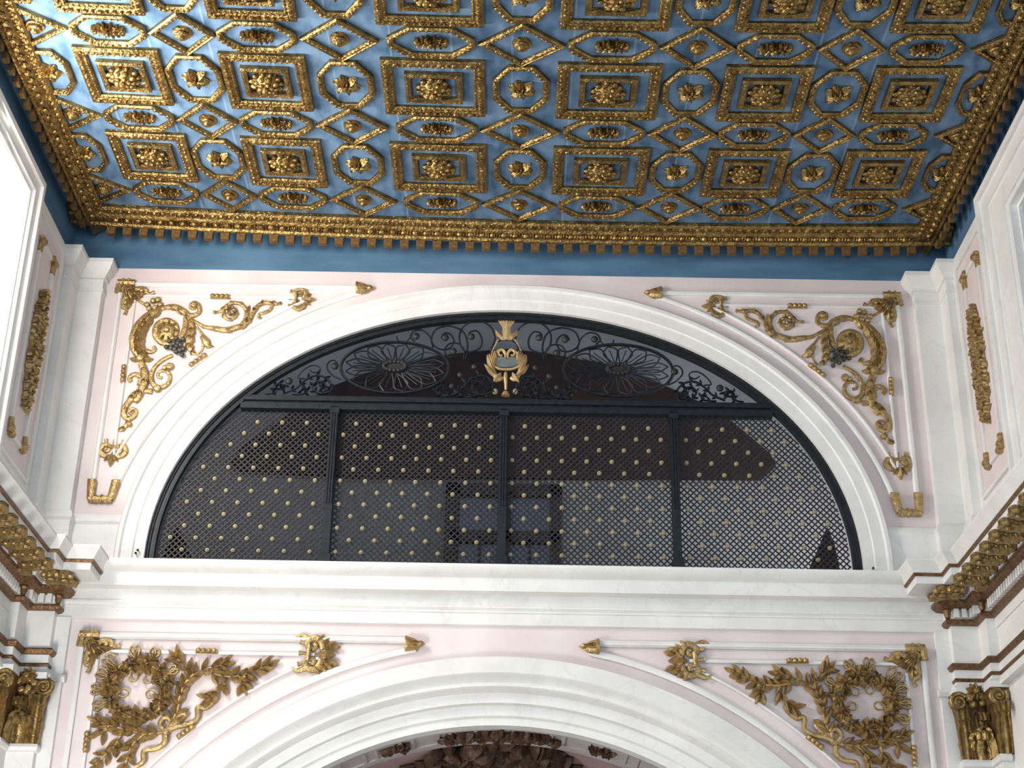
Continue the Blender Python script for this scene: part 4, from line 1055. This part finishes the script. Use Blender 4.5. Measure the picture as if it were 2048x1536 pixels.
m = MB(); m.tube([K7(770,600), K7(800,540), K7(870,480), K7(950,470), K7(1030,480), K7(1100,540), K7(1130,610)], 10*Q, 1.2, 6, w=.0); m.build('iron_hoop', IRON, cart, tf=goff)

# ------------------------------------------------------------------ four lattice panels with gilt studs
PN = ['leftmost', 'left centre', 'right centre', 'rightmost']
edges = [(-2.9, -1.53), (-1.46, -.057), (.013, 1.42), (1.49, 2.9)]
def inside(x, z, m=.10):
    if z > 1.375 or z < -.12: return False
    zz = max(z, 0); return (abs(x)/(2.99-m))**2.05+(zz/(2.36-m))**2.05 < 1
ST = .0537
sx0 = {0: None}
stud_mesh = None
row0 = [K5(113,1015), K5(1100,1030)]       # first stud of the top row in panels two and three
for pi_, (xa, xb) in enumerate(edges):
    cx = (xa+xb)/2; zc_ = .62
    r = empty('lattice_panel', (cx, GY+.02, zc_), '%s diagonal iron lattice panel with pale gilt studs' % PN[pi_], 'lattice panel', 'lattice panels of the lunette')
    m = MB(); th = .0058
    ax = (row0[0][0] if pi_ < 2 else row0[1][0]); az = row0[0 if pi_ < 2 else 1][1]
    for d in (1,-1):
        # lines x - d*z = c, a bar every ST through the stud grid
        c0 = ax-d*az
        lo = min(xa-d*z for z in (-.12,1.38)); hi = max(xb-d*z for z in (-.12,1.38))
        k0 = math.floor((lo-c0)/ST)-1; k1 = math.ceil((hi-c0)/ST)+1
        for k in range(k0, k1+1):
            c = c0+k*ST; seg = None; first = last = None
            n = 240
            for i in range(n+1):
                z = -.12+1.5*i/n; x = c+d*z
                if xa-.02 <= x <= xb+.02 and inside(x, z, .08):
                    if first is None: first = (x, z)
                    last = (x, z)
            if first and last and last[1]-first[1] > .02:
                nx, nz = -1/math.sqrt(2)*d, 1/math.sqrt(2); y0, y1 = (-.006, .0) if d > 0 else (.0, .006)
                V = []
                for (x, z) in (first, last):
                    for sg in (-1,1): V += [(x+nx*th*sg-cx, y0, z+nz*th*sg-zc_), (x+nx*th*sg-cx, y1, z+nz*th*sg-zc_)]
                m.add(V, [(0,2,3,1),(4,5,7,6),(0,1,5,4),(2,6,7,3),(0,4,6,2),(1,3,7,5)])
    m.build('lattice', IRONL, r, smooth_ang=0)
    for j in range(0, 13):
        z = az-2*ST*j
        if z < -.02: break
        for i in range(-16, 17):
            x = ax+4*ST*i+(2*ST if j % 2 else 0)
            if xa+.04 < x < xb-.04 and inside(x, z, .15):
                if stud_mesh is None:
                    sm_ = MB(); sm_.loft([[(.021*q*math.cos(a), y, .021*q*math.sin(a)) for a in [2*PI*k/8+PI/8 for k in range(8)]] for q, y in ((1,.0),(1,-.012),(.75,-.022),(.45,-.022),(.35,-.028),(.1,-.03))])
                    o = sm_.build('stud', STUD, r, smooth_ang=30); stud_mesh = o
                else: o = stud_mesh.copy(); COL.objects.link(o); o.parent = r
                o.location = (x-cx, -.006, z-zc_)

# ------------------------------------------------------------------ small iron pins left in the wall
for px, py, lab in ((272,1107,'tiny black iron pin left of the lunette foot, lower of two'),(276,1101,'tiny black iron pin left of the lunette foot, upper of two'),(1746,1137,'tiny black iron pin right of the lunette foot'),
                    (1695,513,'small dark nail in the blue frieze, with rust streak'),(1737,508,'small dark nail in the blue frieze nearest the right corner')):
    x, z = at(px, py, -.06 if py > 1000 else -.02)
    y = -.06 if py > 1000 else -.008
    m = MB(); m.ball((x, y-.012, z), .011, .012, .011); m.box(x-.003, x+.003, y-.01, y+.03, z-.003, z+.003)
    tag(m.build('iron_pin', IRON), lab, 'pin', 'iron pins in the wall')
